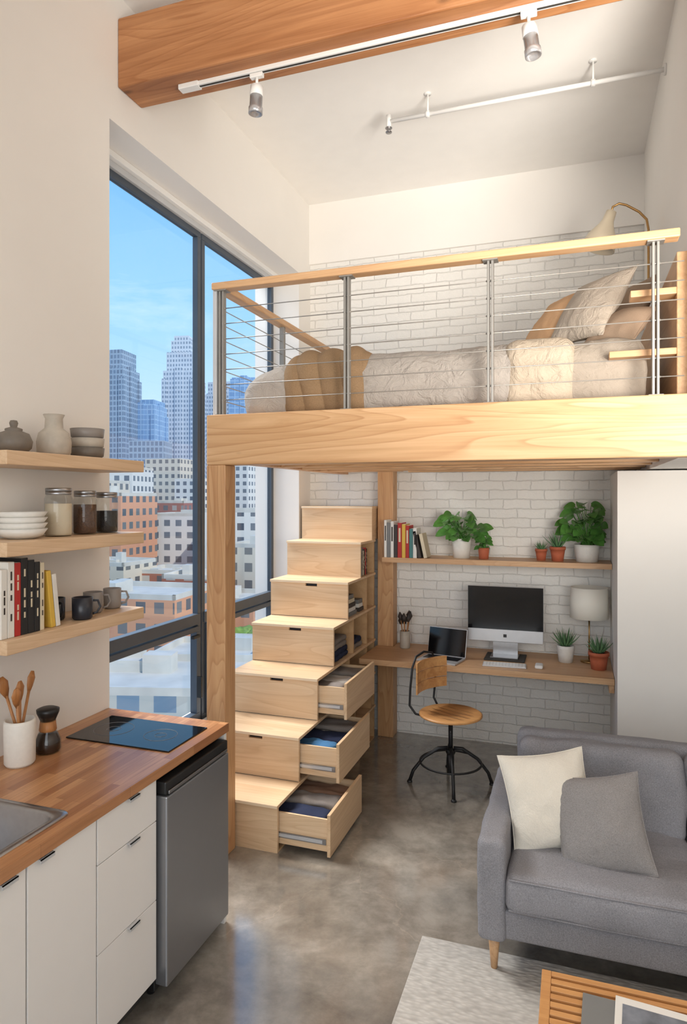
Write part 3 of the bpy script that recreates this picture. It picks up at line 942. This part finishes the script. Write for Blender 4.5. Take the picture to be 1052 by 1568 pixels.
arch = [(-0.08, -0.10, 0.445), (-0.20, -0.125, 0.45), (-0.245, -0.135, 0.50), (-0.235, -0.14, 0.62), (-0.225, -0.13, 0.76), (-0.225, -0.09, 0.83), (-0.228, 0, 0.85),
        (-0.225, 0.09, 0.83), (-0.225, 0.13, 0.76), (-0.235, 0.14, 0.62), (-0.245, 0.135, 0.50), (-0.20, 0.125, 0.45), (-0.08, 0.10, 0.445)]
b.tube(arch, 0.008, BLACK, 8, M=CM)
for (z0, z1) in ((0.595, 0.662), (0.668, 0.735), (0.741, 0.806)):
    vs = []; fs = []; n = 14
    for i in range(n+1):
        yy = -0.165+0.33*i/n
        dx = 0.045*(yy/0.165)**2
        for (ox, z) in ((-0.222, z0), (-0.210, z0), (-0.210, z1), (-0.222, z1)):
            vs.append((ox+dx+0.012, yy, z))
    for i in range(n):
        for k in range(4):
            k2 = (k+1) % 4
            fs.append([i*4+k, i*4+k2, (i+1)*4+k2, (i+1)*4+k])
    fs.append([0, 3, 2, 1]); fs.append([n*4, n*4+1, n*4+2, n*4+3])
    b.add(vs, fs, SEATW, False, CM)
b.done('desk_chair')

# ------------------------------------------------------------------ kitchen
KX = -1.50
XK = XL+0.001
b = B()
b.box(XK, -1.488, -0.4, 1.28, 0.862, 0.90, BLOCK)
b.box(XK, -2.02, 1.28, 1.76, 0.862, 0.90, BLOCK)
b.box(-1.555, -1.488, 1.28, 1.76, 0.862, 0.90, BLOCK)
b.box(XK, -1.488, 1.76, 2.71, 0.862, 0.90, BLOCK)
b.done('kitchen_countertop')
b = B()
b.box(XK, KX-0.02, -0.4, 2.17, 0.09, 0.70, CAB)
b.box(XK, KX-0.02, -0.4, 1.25, 0.70, 0.862, CAB)
b.box(XK, KX-0.02, 1.80, 2.17, 0.70, 0.862, CAB)
b.box(KX-0.04, KX-0.02, 1.25, 1.80, 0.70, 0.862, CAB)
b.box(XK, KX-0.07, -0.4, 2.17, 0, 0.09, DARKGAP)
def tab(y, z):
    b.box(KX, KX+0.016, y-0.028, y+0.028, z-0.001, z+0.002, ALU)
    b.box(KX+0.013, KX+0.016, y-0.028, y+0.028, z-0.010, z+0.002, ALU)
def front(y0, y1, z0, z1, ty):
    b.box(KX-0.018, KX, y0+0.0015, y1-0.0015, z0, z1, CAB, 0.0015)
    tab(ty, z1)
front(1.836, 2.170, 0.70, 0.855, 2.02)
front(1.836, 2.170, 0.40, 0.697, 2.02)
front(1.836, 2.170, 0.10, 0.397, 2.02)
front(1.535, 1.832, 0.10, 0.855, 1.60)
front(1.235, 1.531, 0.10, 0.855, 1.46)
front(0.835, 1.231, 0.10, 0.855, 1.0)
front(0.435, 0.831, 0.10, 0.855, 0.7)
front(0.0, 0.431, 0.10, 0.855, 0.3)
front(-0.4, -0.004, 0.10, 0.855, -0.1)
b.box(XK, KX+0.005, 2.68, 2.70, 0, 0.862, CAB, 0.001)
b.done('kitchen_cabinets')
b = B()
b.box(XL+0.04, KX-0.02, 2.185, 2.67, 0.03, 0.845, BLKP, 0.004)
b.box(KX-0.02, KX+0.035, 2.187, 2.668, 0.06, 0.785, STEELD, 0.006)
b.box(KX-0.02, KX+0.03, 2.187, 2.668, 0.79, 0.84, BLKP, 0.006)
b.box(KX+0.03, KX+0.036, 2.20, 2.655, 0.792, 0.805, STEEL, 0.002)
for y in (2.22, 2.63):
    b.lathe([(0.015, 0), (0.015, 0.03)], (KX-0.06, y, 0), BLKP, 12)
    b.lathe([(0.015, 0), (0.015, 0.03)], (XL+0.1, y, 0), BLKP, 12)
b.done('mini_fridge')
b = B()
b.box(-2.05, -1.54, 2.31, 2.61, 0.90, 0.906, GLASSBLK, 0.002)
for (x, y, r) in ((-1.92, 2.46, 0.085), (-1.68, 2.46, 0.07)):
    for rk in (1, 0.35):
        ringp = [(x+r*rk*math.cos(2*PI*i/40), y+r*rk*math.sin(2*PI*i/40), 0.9062) for i in range(40)]
        b.tube(ringp, 0.0009, GREYLINE, 4, True)
b.done('cooktop')
b = B()
x0, x1, y0, y1 = -2.035, -1.545, 1.27, 1.77
def rrect(x0, x1, y0, y1, r, n=6):
    p = []
    for (cx_, cy_, a0) in ((x1-r, y1-r, 0), (x0+r, y1-r, 90), (x0+r, y0+r, 180), (x1-r, y0+r, 270)):
        for i in range(n+1):
            a = math.radians(a0+90*i/n); p.append((cx_+r*math.cos(a), cy_+r*math.sin(a)))
    return p
rings = [(rrect(x0, x1, y0, y1, 0.03), 0.901), (rrect(x0+0.003, x1-0.003, y0+0.003, y1-0.003, 0.03), 0.905), (rrect(x0+0.032, x1-0.028, y0+0.032, y1-0.028, 0.05), 0.904),
         (rrect(x0+0.038, x1-0.034, y0+0.038, y1-0.034, 0.05), 0.896), (rrect(x0+0.048, x1-0.044, y0+0.048, y1-0.044, 0.05), 0.76), (rrect(x0+0.075, x1-0.07, y0+0.075, y1-0.07, 0.04), 0.735)]
vs = []; fs = []; n = len(rings[0][0])
for rg, z in rings: vs += [(p[0], p[1], z) for p in rg]
for j in range(len(rings)-1):
    for i in range(n):
        i2 = (i+1) % n
        fs.append([j*n+i, j*n+i2, (j+1)*n+i2, (j+1)*n+i])
fs.append([(len(rings)-1)*n+i for i in range(n)])
b.add(vs, fs, STEEL, True)
b.lathe([(0.04, 0.0), (0.038, 0.003), (0.02, 0.001), (0, 0.001)], ((x0+x1)/2, 1.52, 0.736), ALU)
b.done('kitchen_sink')

b = B()
c = (-2.02, 2.03, 0.90)
b.lathe([(0.050, 0), (0.056, 0.01), (0.058, 0.16), (0.055, 0.172), (0.050, 0.172), (0.05, 0.02), (0, 0.02)], c, CERW)
for i, (dx, dy, hgt, w) in enumerate(((-0.02, -0.03, 0.27, 0.026), (0.01, -0.01, 0.25, 0.022), (0.0, 0.035, 0.27, 0.02), (0.025, -0.035, 0.24, 0.024))):
    p0 = Vector(c)+Vector((-dx*0.5, -dy*0.5, 0.03)); p1 = Vector(c)+Vector((dx*1.3, dy*1.3, hgt))
    d = (p1-p0).normalized()
    b.tube([p0, p1], 0.0055, UTW, 8)
    b.tube([p1-d*0.01, p1+d*0.02, p1+d*0.05, p1+d*0.075], [0.006, w*0.8, w, w*0.4], UTW, 10, flat=0.35)
b.done('utensil_crock')
b = B()
c = (-2.01, 2.165, 0.90)
b.lathe([(0.045, 0), (0.052, 0.012), (0.050, 0.05), (0.028, 0.095), (0.024, 0.11), (0.040, 0.155), (0.042, 0.165)], c, JARG)
b.lathe([(0.0, 0.004), (0.042, 0.004), (0.048, 0.012), (0.046, 0.05), (0.036, 0.075), (0, 0.075)], c, COFFEE)
b.lathe([(0.031, 0.085), (0.034, 0.09), (0.030, 0.125), (0.027, 0.125)], c, UTW)
b.lathe([(0.030, 0.13), (0.043, 0.160), (0.044, 0.172), (0.03, 0.178), (0, 0.178)], c, BLKP)
b.done('coffee_carafe')

SHX = -1.90
for z in (2.095, 1.765, 1.415):
    simple('kitchen_wall_shelf', (XK, SHX, 1.85, 2.65, z-0.052, z, SHELFW, 0.003))
Z1, Z2, Z3 = 2.095, 1.765, 1.415
b = B(); c = (-2.03, 2.01, Z1)
b.lathe([(0.045, 0), (0.064, 0.02), (0.068, 0.045), (0.055, 0.075), (0.03, 0.085), (0.032, 0.09), (0.03, 0.094), (0.012, 0.10), (0.016, 0.115), (0.012, 0.125), (0, 0.127)], c, CERG)
b.done('lidded_jar')
b = B(); c = (-2.03, 2.22, Z1)
b.lathe([(0.055, 0), (0.066, 0.015), (0.068, 0.06), (0.060, 0.095), (0.036, 0.115), (0.034, 0.155), (0.042, 0.172), (0.036, 0.172), (0.028, 0.155), (0.028, 0.12), (0, 0.11)], c, CERB)
b.done('stoneware_vase')
b = B()
for i, mt in enumerate((CERG, CERB, MUGG)):
    c = (-2.03, 2.42, Z1+i*0.042)
    b.lathe([(0.05, 0), (0.068, 0.012), (0.072, 0.048), (0.068, 0.048), (0.062, 0.016), (0, 0.012)], c, mt)
b.done('stacked_bowls')
b = B()
for i in range(4):
    c = (-2.03, 2.05, Z2+i*0.022)
    b.lathe([(0.045, 0), (0.075, 0.012), (0.094, 0.040), (0.090, 0.040), (0.07, 0.016), (0, 0.008)], c, CERW)
b.done('stacked_plates')
def jar(y, r, h, fill, fh):
    b = B(); c = (-2.03, y, Z2)
    b.lathe([(r*0.92, 0), (r, 0.008), (r, h*0.78), (r*0.86, h*0.86), (r*0.86, h*0.9)], c, JARG)
    b.lathe([(0, 0.004), (r*0.88, 0.004), (r*0.95, 0.012), (r*0.95, fh), (0, fh)], c, fill)
    b.lathe([(r*0.90, h*0.86), (r*0.92, h*0.87), (r*0.92, h*0.93)], c, STEEL)
    b.lathe([(r*0.90, h*0.93), (r*0.93, h*0.94), (r*0.93, h*0.99), (r*0.88, h), (0, h)], c, STEEL)
    b.done('glass_storage_jar')
jar(2.245, 0.055, 0.20, FLOUR, 0.135); jar(2.405, 0.050, 0.19, BEANS, 0.13); jar(2.55, 0.050, 0.185, BBEAN, 0.10)
bookrow('row_of_books', (-1.935, 1.86), 'Y', [0.03, 0.032, 0.03, 0.034, 0.032, 0.028, 0.022], ['white', 'white', 'red', 'black', 'black', 'black', 'cream'], Z3+0.0005, 0.17,
        [0.25, 0.275, 0.27, 0.285, 0.275, 0.265, 0.26])
b = B()
for i, (cc, hh_) in enumerate((('yellow', 0.225), ('white', 0.21))):
    b.box(-0.17, 0, 0, 0.022, 0, hh_, BOOKC[cc], 0.002, T(-1.935, 2.105+i*0.026, Z3+0.0005) @ R(7, 'X'))
b.done('leaning_books')
def mug(y, x, mt, r=0.042, h=0.092, ang=60):
    b = B(); c = (x, y, Z3)
    b.lathe([(r*0.8, 0), (r*0.97, 0.008), (r, h), (r*0.9, h), (r*0.88, 0.012), (0, 0.01)], c, mt)
    ca, sa = math.cos(math.radians(ang)), math.sin(math.radians(ang))
    b.tube([(x+ca*r*0.95, y+sa*r*0.95, Z3+h*0.82), (x+ca*(r+0.022), y+sa*(r+0.022), Z3+h*0.8), (x+ca*(r+0.032), y+sa*(r+0.032), Z3+h*0.5), (x+ca*(r+0.018), y+sa*(r+0.018), Z3+h*0.25), (x+ca*r*0.95, y+sa*r*0.95, Z3+h*0.2)], 0.005, mt, 8)
    b.done('coffee_mug')
mug(2.245, -2.05, MUGB, ang=-20); mug(2.30, -1.955, MUGB, ang=55); mug(2.445, -2.02, MUGG, ang=50); mug(2.575, -2.02, MUGG, ang=45, r=0.04)

# ------------------------------------------------------------------ sofa
b = B()
A0, A1 = -0.37, 1.30
b.soft(((A0+A1)/2, 3.12, 0.22), (A1-A0-0.04, 0.78, 0.12), SOFA, 0.02, 14)
b.soft((A0+0.055, 3.11, 0.355), (0.115, 0.80, 0.41), SOFA, 0.03, 24, 0.005, 8)
b.soft((A1-0.055, 3.11, 0.355), (0.115, 0.80, 0.41), SOFA, 0.03, 24, 0.005, 8)
Mb = T(0, 3.43, 0.30) @ R(-7, 'X')
b.soft(((A0+A1)/2, 0.02, 0.21), (A1-A0-0.20, 0.14, 0.52), SOFA, 0.04, 18, 0.005, 6, M=Mb)
for x in (0.105, 0.825):
    b.soft((x, 3.06, 0.36), (0.725, 0.74, 0.155), SOFA, 0.04, 36, 0.010, 5, 2+x, puff=0.025)
Mc = T(0, 3.27, 0.42) @ R(-11, 'X')
for x in (0.105, 0.825):
    b.soft((x, 0.03, 0.165), (0.725, 0.15, 0.39), SOFA, 0.055, 34, 0.018, 5, 5+x, M=Mc)
for (xa, xb) in ((-0.245, 0.455), (0.475, 1.175)):
    for zz in (0.305, 0.425):
        b.tube([(xa, 2.693, zz), ((xa+xb)/2, 2.688, zz), (xb, 2.693, zz)], 0.004, SOFA, 6)
for x in (A0+0.06, A1-0.06):
    for y in (2.78, 3.42):
        zb = 0.012 if y < 2.88 else 0.0
        b.tube([(x, y, zb), (x, y, 0.165)], [0.013, 0.026], OAKY, 14)
b.done('sofa')
pil('throw_pillow', (-0.105, 3.03, 0.615), 0.37, 0.40, 0.16, CREAM, 10, -24, -9, 11)
pil('throw_pillow', (0.10, 2.945, 0.585), 0.36, 0.38, 0.14, GREYP, -8, -26, -13, 12)

b = B()
b.box(-0.63, 1.7, 0.9, 2.88, 0, 0.012, RUG, 0.004)
b.done('area_rug')
b = B()
TX0, TX1, TY0, TY1, TZ = -0.10, 1.05, 1.55, 2.26, 0.40
b.box(TX0, TX0+0.03, TY0, TY1, TZ-0.035, TZ, TW, 0.003)
b.box(TX1-0.03, TX1, TY0, TY1, TZ-0.035, TZ, TW, 0.003)
y = TY1-0.022
while y > TY0:
    b.box(TX0+0.03, TX1-0.03, y, y+0.022, TZ-0.022, TZ-0.001, TW, 0.002)
    y -= 0.034
b.box(TX0+0.03, TX1-0.03, TY1-0.05, TY1-0.03, TZ-0.08, TZ-0.022, TW)
b.box(TX0+0.03, TX1-0.03, TY0+0.03, TY0+0.05, TZ-0.08, TZ-0.022, TW)
for x in (TX0+0.04, TX1-0.08):
    for yy in (TY0+0.03, TY1-0.07):
        b.box(x, x+0.04, yy, yy+0.04, 0.012, TZ-0.03, TW, 0.004)
b.done('coffee_table')
b = B()
PHOTO = plain('magazine_photo', srgb(120, 124, 132), 0.4, var=0.6, nscale=14)
M = T(0.215, 2.00, TZ) @ R(-3, 'Z')
b.box(-0.20, 0.06, -0.30, 0.17, 0.0, 0.008, BOOKC['grey'], 0, M)
M = T(0.22, 1.98, TZ+0.008) @ R(-5, 'Z')
b.box(-0.12, 0.25, -0.28, 0.20, 0, 0.008, BOOKC['white'], 0.001, M)
b.box(-0.10, 0.22, -0.15, 0.17, 0.008, 0.0088, PHOTO, 0, M)
for (a1, a2, b1, b2, cc) in ((-0.03, 0.02, 0.07, 0.10, 'white'), (0.06, 0.10, 0.06, 0.09, 'white'), (0.0, 0.04, -0.02, 0.06, 'black'), (0.12, 0.17, 0.0, 0.12, 'white'), (-0.08, -0.04, -0.1, 0.08, 'black')):
    b.box(a1, a2, b1, b2, 0.0088, 0.0092, BOOKC[cc], 0, M)
b.done('magazines')

# ------------------------------------------------------------------ city outside
GZ = -28.0
gm = plain('street_ground', srgb(150, 148, 142), 0.9, var=0.3, nscale=0.05)
b = B(); b.box(-1500, 300, -300, 1500, GZ-1, GZ, gm); b.done('city_ground')
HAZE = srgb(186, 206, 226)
SPEC = dict(
    wht=(srgb(226, 220, 210), srgb(74, 82, 92), srgb(110, 118, 126), 3.2, 3.2, 0.125),
    lt=(srgb(206, 212, 218), srgb(92, 112, 134), srgb(120, 140, 160), 2.2, 3.4, 0.12),
    blue=(srgb(140, 178, 212), srgb(72, 126, 178), srgb(100, 150, 196), 3, 3.4, 0.05),
    dark=(srgb(140, 158, 176), srgb(54, 76, 104), srgb(78, 102, 128), 2.4, 3.4, 0.08),
    brick=(srgb(164, 96, 76), srgb(70, 70, 78), srgb(196, 186, 174), 3.4, 3.4, 0.125),
    oran=(srgb(214, 154, 120), srgb(84, 92, 100), srgb(120, 122, 122), 3.0, 3.2, 0.122),
    beige=(srgb(214, 202, 182), srgb(88, 92, 96), srgb(118, 118, 114), 3.2, 3.4, 0.125),
    grey=(srgb(184, 184, 176), srgb(92, 118, 140), srgb(116, 142, 160), 3.6, 3.2, 0.1))
FM = {}
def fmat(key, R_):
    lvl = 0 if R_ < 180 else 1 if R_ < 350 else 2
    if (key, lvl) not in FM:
        h = (0.0, 0.08, 0.22)[lvl]  # distance haze mixed into the facade colours, stronger for far blocks
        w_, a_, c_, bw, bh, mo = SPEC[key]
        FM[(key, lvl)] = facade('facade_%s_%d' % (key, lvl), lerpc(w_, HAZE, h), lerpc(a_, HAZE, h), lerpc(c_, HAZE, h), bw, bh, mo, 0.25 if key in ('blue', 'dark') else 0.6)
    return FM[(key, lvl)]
ROOF = plain('roof', srgb(204, 200, 190), 0.9, var=0.15, nscale=0.3)
placed = []
def building(az, R_, w, d, top, key, rot=0.0, steps=(), name='city_building', force=True):
    """azimuth in degrees from +Y towards -X, range, width, depth, roof elevation"""
    a = math.radians(az)
    cx_, cy_ = -math.sin(a)*R_, math.cos(a)*R_
    rad = max(w, d)*0.62
    if not force:
        for (px, py, pr) in placed:
            if (px-cx_)**2+(py-cy_)**2 < (pr+rad)**2: return
    placed.append((cx_, cy_, rad))
    vs = []; fs = []; uvs = []; mi = []
    def blk(w, d, z0, z1, ox=0, oy=0, m=0):
        o = len(vs)
        for z in (z0, z1):
            for (sx, sy) in ((-1, -1), (1, -1), (1, 1), (-1, 1)):
                vs.append(Vector((ox+sx*w/2, oy+sy*d/2, z)))
        for i in range(4):
            i2 = (i+1) % 4
            L = w if i % 2 == 0 else d
            fs.append([o+i, o+i2, o+4+i2, o+4+i]); uvs.append([(0, z0), (L, z0), (L, z1), (0, z1)]); mi.append(m)
        fs.append([o+4, o+5, o+6, o+7]); uvs.append([(0, 0)]*4); mi.append(1)
    blk(w, d, GZ, top)
    zt = top
    for (k, h) in steps:
        blk(w*k, d*k, zt, zt+h); zt += h
    if R_ > 350 and top > 40:
        for sx in (-1, 1):
            for sy in (-1, 1):
                blk(w*0.16, d*0.16, GZ, top-6, sx*w*0.46, sy*d*0.46)
        blk(w*0.25, d*1.06, GZ, top+2)
        blk(w*1.06, d*0.25, GZ, top+2)
    if not steps and R_ < 300:
        rn = random.Random(int(az*100+R_))
        for q in range(3):
            blk(w*rn.uniform(0.08, 0.25), d*rn.uniform(0.08, 0.25), zt, zt+rn.uniform(0.8, 2.6), rn.uniform(-.3, .3)*w, rn.uniform(-.3, .3)*d, 1)
        e = 0.4
        for (ax, ay, ww, dd) in ((0, -d/2+e/2, w, e), (0, d/2-e/2, w, e), (-w/2+e/2, 0, e, d), (w/2-e/2, 0, e, d)):
            blk(ww, dd, zt, zt+0.8, ax, ay, 1)
    me = bpy.data.meshes.new(name)
    me.from_pydata(vs, [], fs)
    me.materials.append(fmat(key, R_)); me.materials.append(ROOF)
    ul = me.uv_layers.new(name='UVMap')
    for p in me.polygons:
        p.material_index = mi[p.index]
        for li, uvc in zip(p.loop_indices, uvs[p.index]): ul.data[li].uv = uvc
    ob = bpy.data.objects.new(name, me)
    ob.location = (cx_, cy_, 0); ob.rotation_euler = (0, 0, math.radians(rot))
    scene.collection.objects.link(ob)
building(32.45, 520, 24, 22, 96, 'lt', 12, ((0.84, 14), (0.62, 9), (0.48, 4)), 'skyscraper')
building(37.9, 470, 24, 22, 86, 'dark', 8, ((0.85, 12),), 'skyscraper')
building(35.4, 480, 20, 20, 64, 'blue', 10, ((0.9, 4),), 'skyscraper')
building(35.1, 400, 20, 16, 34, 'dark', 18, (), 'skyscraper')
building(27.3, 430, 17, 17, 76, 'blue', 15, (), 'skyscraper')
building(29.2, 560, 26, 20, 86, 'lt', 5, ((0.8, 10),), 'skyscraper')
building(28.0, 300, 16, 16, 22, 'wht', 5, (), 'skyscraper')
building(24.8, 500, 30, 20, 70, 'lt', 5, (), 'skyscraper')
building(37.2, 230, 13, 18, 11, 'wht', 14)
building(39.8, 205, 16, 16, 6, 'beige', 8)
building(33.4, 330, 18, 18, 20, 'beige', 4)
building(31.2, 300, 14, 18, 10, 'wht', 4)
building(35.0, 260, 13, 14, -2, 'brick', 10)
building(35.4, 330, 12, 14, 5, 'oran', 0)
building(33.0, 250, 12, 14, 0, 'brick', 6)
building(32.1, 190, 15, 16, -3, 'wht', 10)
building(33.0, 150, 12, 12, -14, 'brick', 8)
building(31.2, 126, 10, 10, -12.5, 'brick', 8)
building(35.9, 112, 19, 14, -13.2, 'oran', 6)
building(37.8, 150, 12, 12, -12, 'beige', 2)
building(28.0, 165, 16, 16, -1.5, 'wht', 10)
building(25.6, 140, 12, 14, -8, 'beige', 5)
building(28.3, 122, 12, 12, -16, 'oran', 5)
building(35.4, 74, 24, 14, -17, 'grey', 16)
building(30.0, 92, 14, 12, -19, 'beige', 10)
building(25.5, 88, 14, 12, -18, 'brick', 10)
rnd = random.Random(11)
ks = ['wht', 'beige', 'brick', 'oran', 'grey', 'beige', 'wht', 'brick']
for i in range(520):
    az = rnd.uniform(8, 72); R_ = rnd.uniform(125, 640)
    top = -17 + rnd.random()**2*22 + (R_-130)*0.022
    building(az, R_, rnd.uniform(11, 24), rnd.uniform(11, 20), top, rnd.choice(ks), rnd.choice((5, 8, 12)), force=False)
TREE = plain('tree_foliage', srgb(120, 152, 68), 0.9, var=0.4, nscale=1.2)
TRUNK = plain('tree_bark', srgb(90, 72, 55), 0.9)
def tree(az, R_, r):
    a = math.radians(az); cx_, cy_ = -math.sin(a)*R_, math.cos(a)*R_
    for (px, py, pr) in placed:
        if (px-cx_)**2+(py-cy_)**2 < (pr+r*1.4)**2: return
    b = B()
    b.tube([(cx_, cy_, GZ), (cx_, cy_, GZ+r*1.6)], 0.3, TRUNK, 8)
    for k in range(7):
        rr = r*rnd.uniform(0.45, 0.7)
        off = Vector((rnd.uniform(-1, 1), rnd.uniform(-1, 1), rnd.uniform(-0.5, 0.8)))*r*0.55
        b.soft(Vector((cx_, cy_, GZ+r*2.2))+off, (rr*2, rr*2, rr*2), TREE, rr*0.97, 8, rr*0.35, 1.2, k)
    b.done('city_tree')
for i in range(110):
    tree(rnd.uniform(24, 41), rnd.uniform(56, 170), rnd.uniform(2.4, 4.2))

# ------------------------------------------------------------------ world + lights
w = bpy.data.worlds.new('World'); scene.world = w; w.use_nodes = True
nt = w.node_tree; bg = nt.nodes['Background']
tc = N(nt, 'ShaderNodeTexCoord'); sp = N(nt, 'ShaderNodeSeparateXYZ')
nt.links.new(tc.outputs['Generated'], sp.inputs[0])
sky = ramp(nt, sp.outputs['Z'], [(0.0, srgb(216, 231, 242)), (0.10, srgb(190, 219, 242)), (0.25, srgb(144, 198, 240)), (0.5, srgb(100, 168, 230)), (1.0, srgb(74, 134, 208))])
mp = N(nt, 'ShaderNodeMapping'); mp.inputs['Scale'].default_value = (1, 1, 3.0)
nt.links.new(tc.outputs['Generated'], mp.inputs['Vector'])
cl = ntex(nt, mp.outputs[0], 3.2, 7, 0.6, 0.4)
cr = ramp(nt, cl, [(0.54, (0, 0, 0, 1)), (0.8, (0.5, 0.5, 0.5, 1))])
mx = N(nt, 'ShaderNodeMix', data_type='RGBA')
nt.links.new(cr, mx.inputs[0]); nt.links.new(sky, mx.inputs[6]); mx.inputs[7].default_value = (0.95, 0.97, 1, 1)
nt.links.new(mx.outputs[2], bg.inputs['Color'])
bg.inputs['Strength'].default_value = 1.4

sun = bpy.data.lights.new('sun', 'SUN'); sun.energy = 3.2; sun.angle = math.radians(1); sun.color = (1, 0.95, 0.87)
so = bpy.data.objects.new('sun', sun); scene.collection.objects.link(so)
so.rotation_euler = Vector((-0.75, 0.35, -0.75)).to_track_quat('-Z', 'Y').to_euler()

def area(name, loc, target, sx, sy, power, col, spread=180):
    l = bpy.data.lights.new(name, 'AREA'); l.shape = 'RECTANGLE'; l.size = sx; l.size_y = sy; l.energy = power; l.color = col
    l.spread = math.radians(spread)
    o = bpy.data.objects.new(name, l); scene.collection.objects.link(o)
    o.location = loc
    o.rotation_euler = (Vector(target)-Vector(loc)).to_track_quat('-Z', 'Z').to_euler()
area('rear_fill', (0.2, YF-0.25, 2.3), (0.2, 5, 2.3), 4.0, 3.4, 125, (1, 0.95, 0.88))  # added fill light behind the camera, outside the unseen rear opening
area('side_window_daylight', (-6.0, 4.6, 8.2), (-0.6, 3.8, 1.2), 4.5, 3.5, 1750, (1, 0.96, 0.90))
area('ceiling_wash_fill', (1.3, 0.9, 2.2), (-0.1, 4.8, 4.3), 1.3, 1.3, 60, (1, 0.94, 0.86), 85)  # added fill that brightens ceiling and loft; no fixture stands here

# ------------------------------------------------------------------ camera
cam = bpy.data.cameras.new('camera')
cam.sensor_fit = 'VERTICAL'; cam.sensor_height = 36; cam.sensor_width = 24
cam.lens = 1025/1568*36
cam.shift_y = -22/1568
cam.clip_end = 3000
co = bpy.data.objects.new('camera', cam); scene.collection.objects.link(co)
co.location = (0, 0, H)
co.rotation_euler = (math.radians(90), 0, math.radians(19.05))
scene.camera = co
scene.view_settings.view_transform = 'Standard'
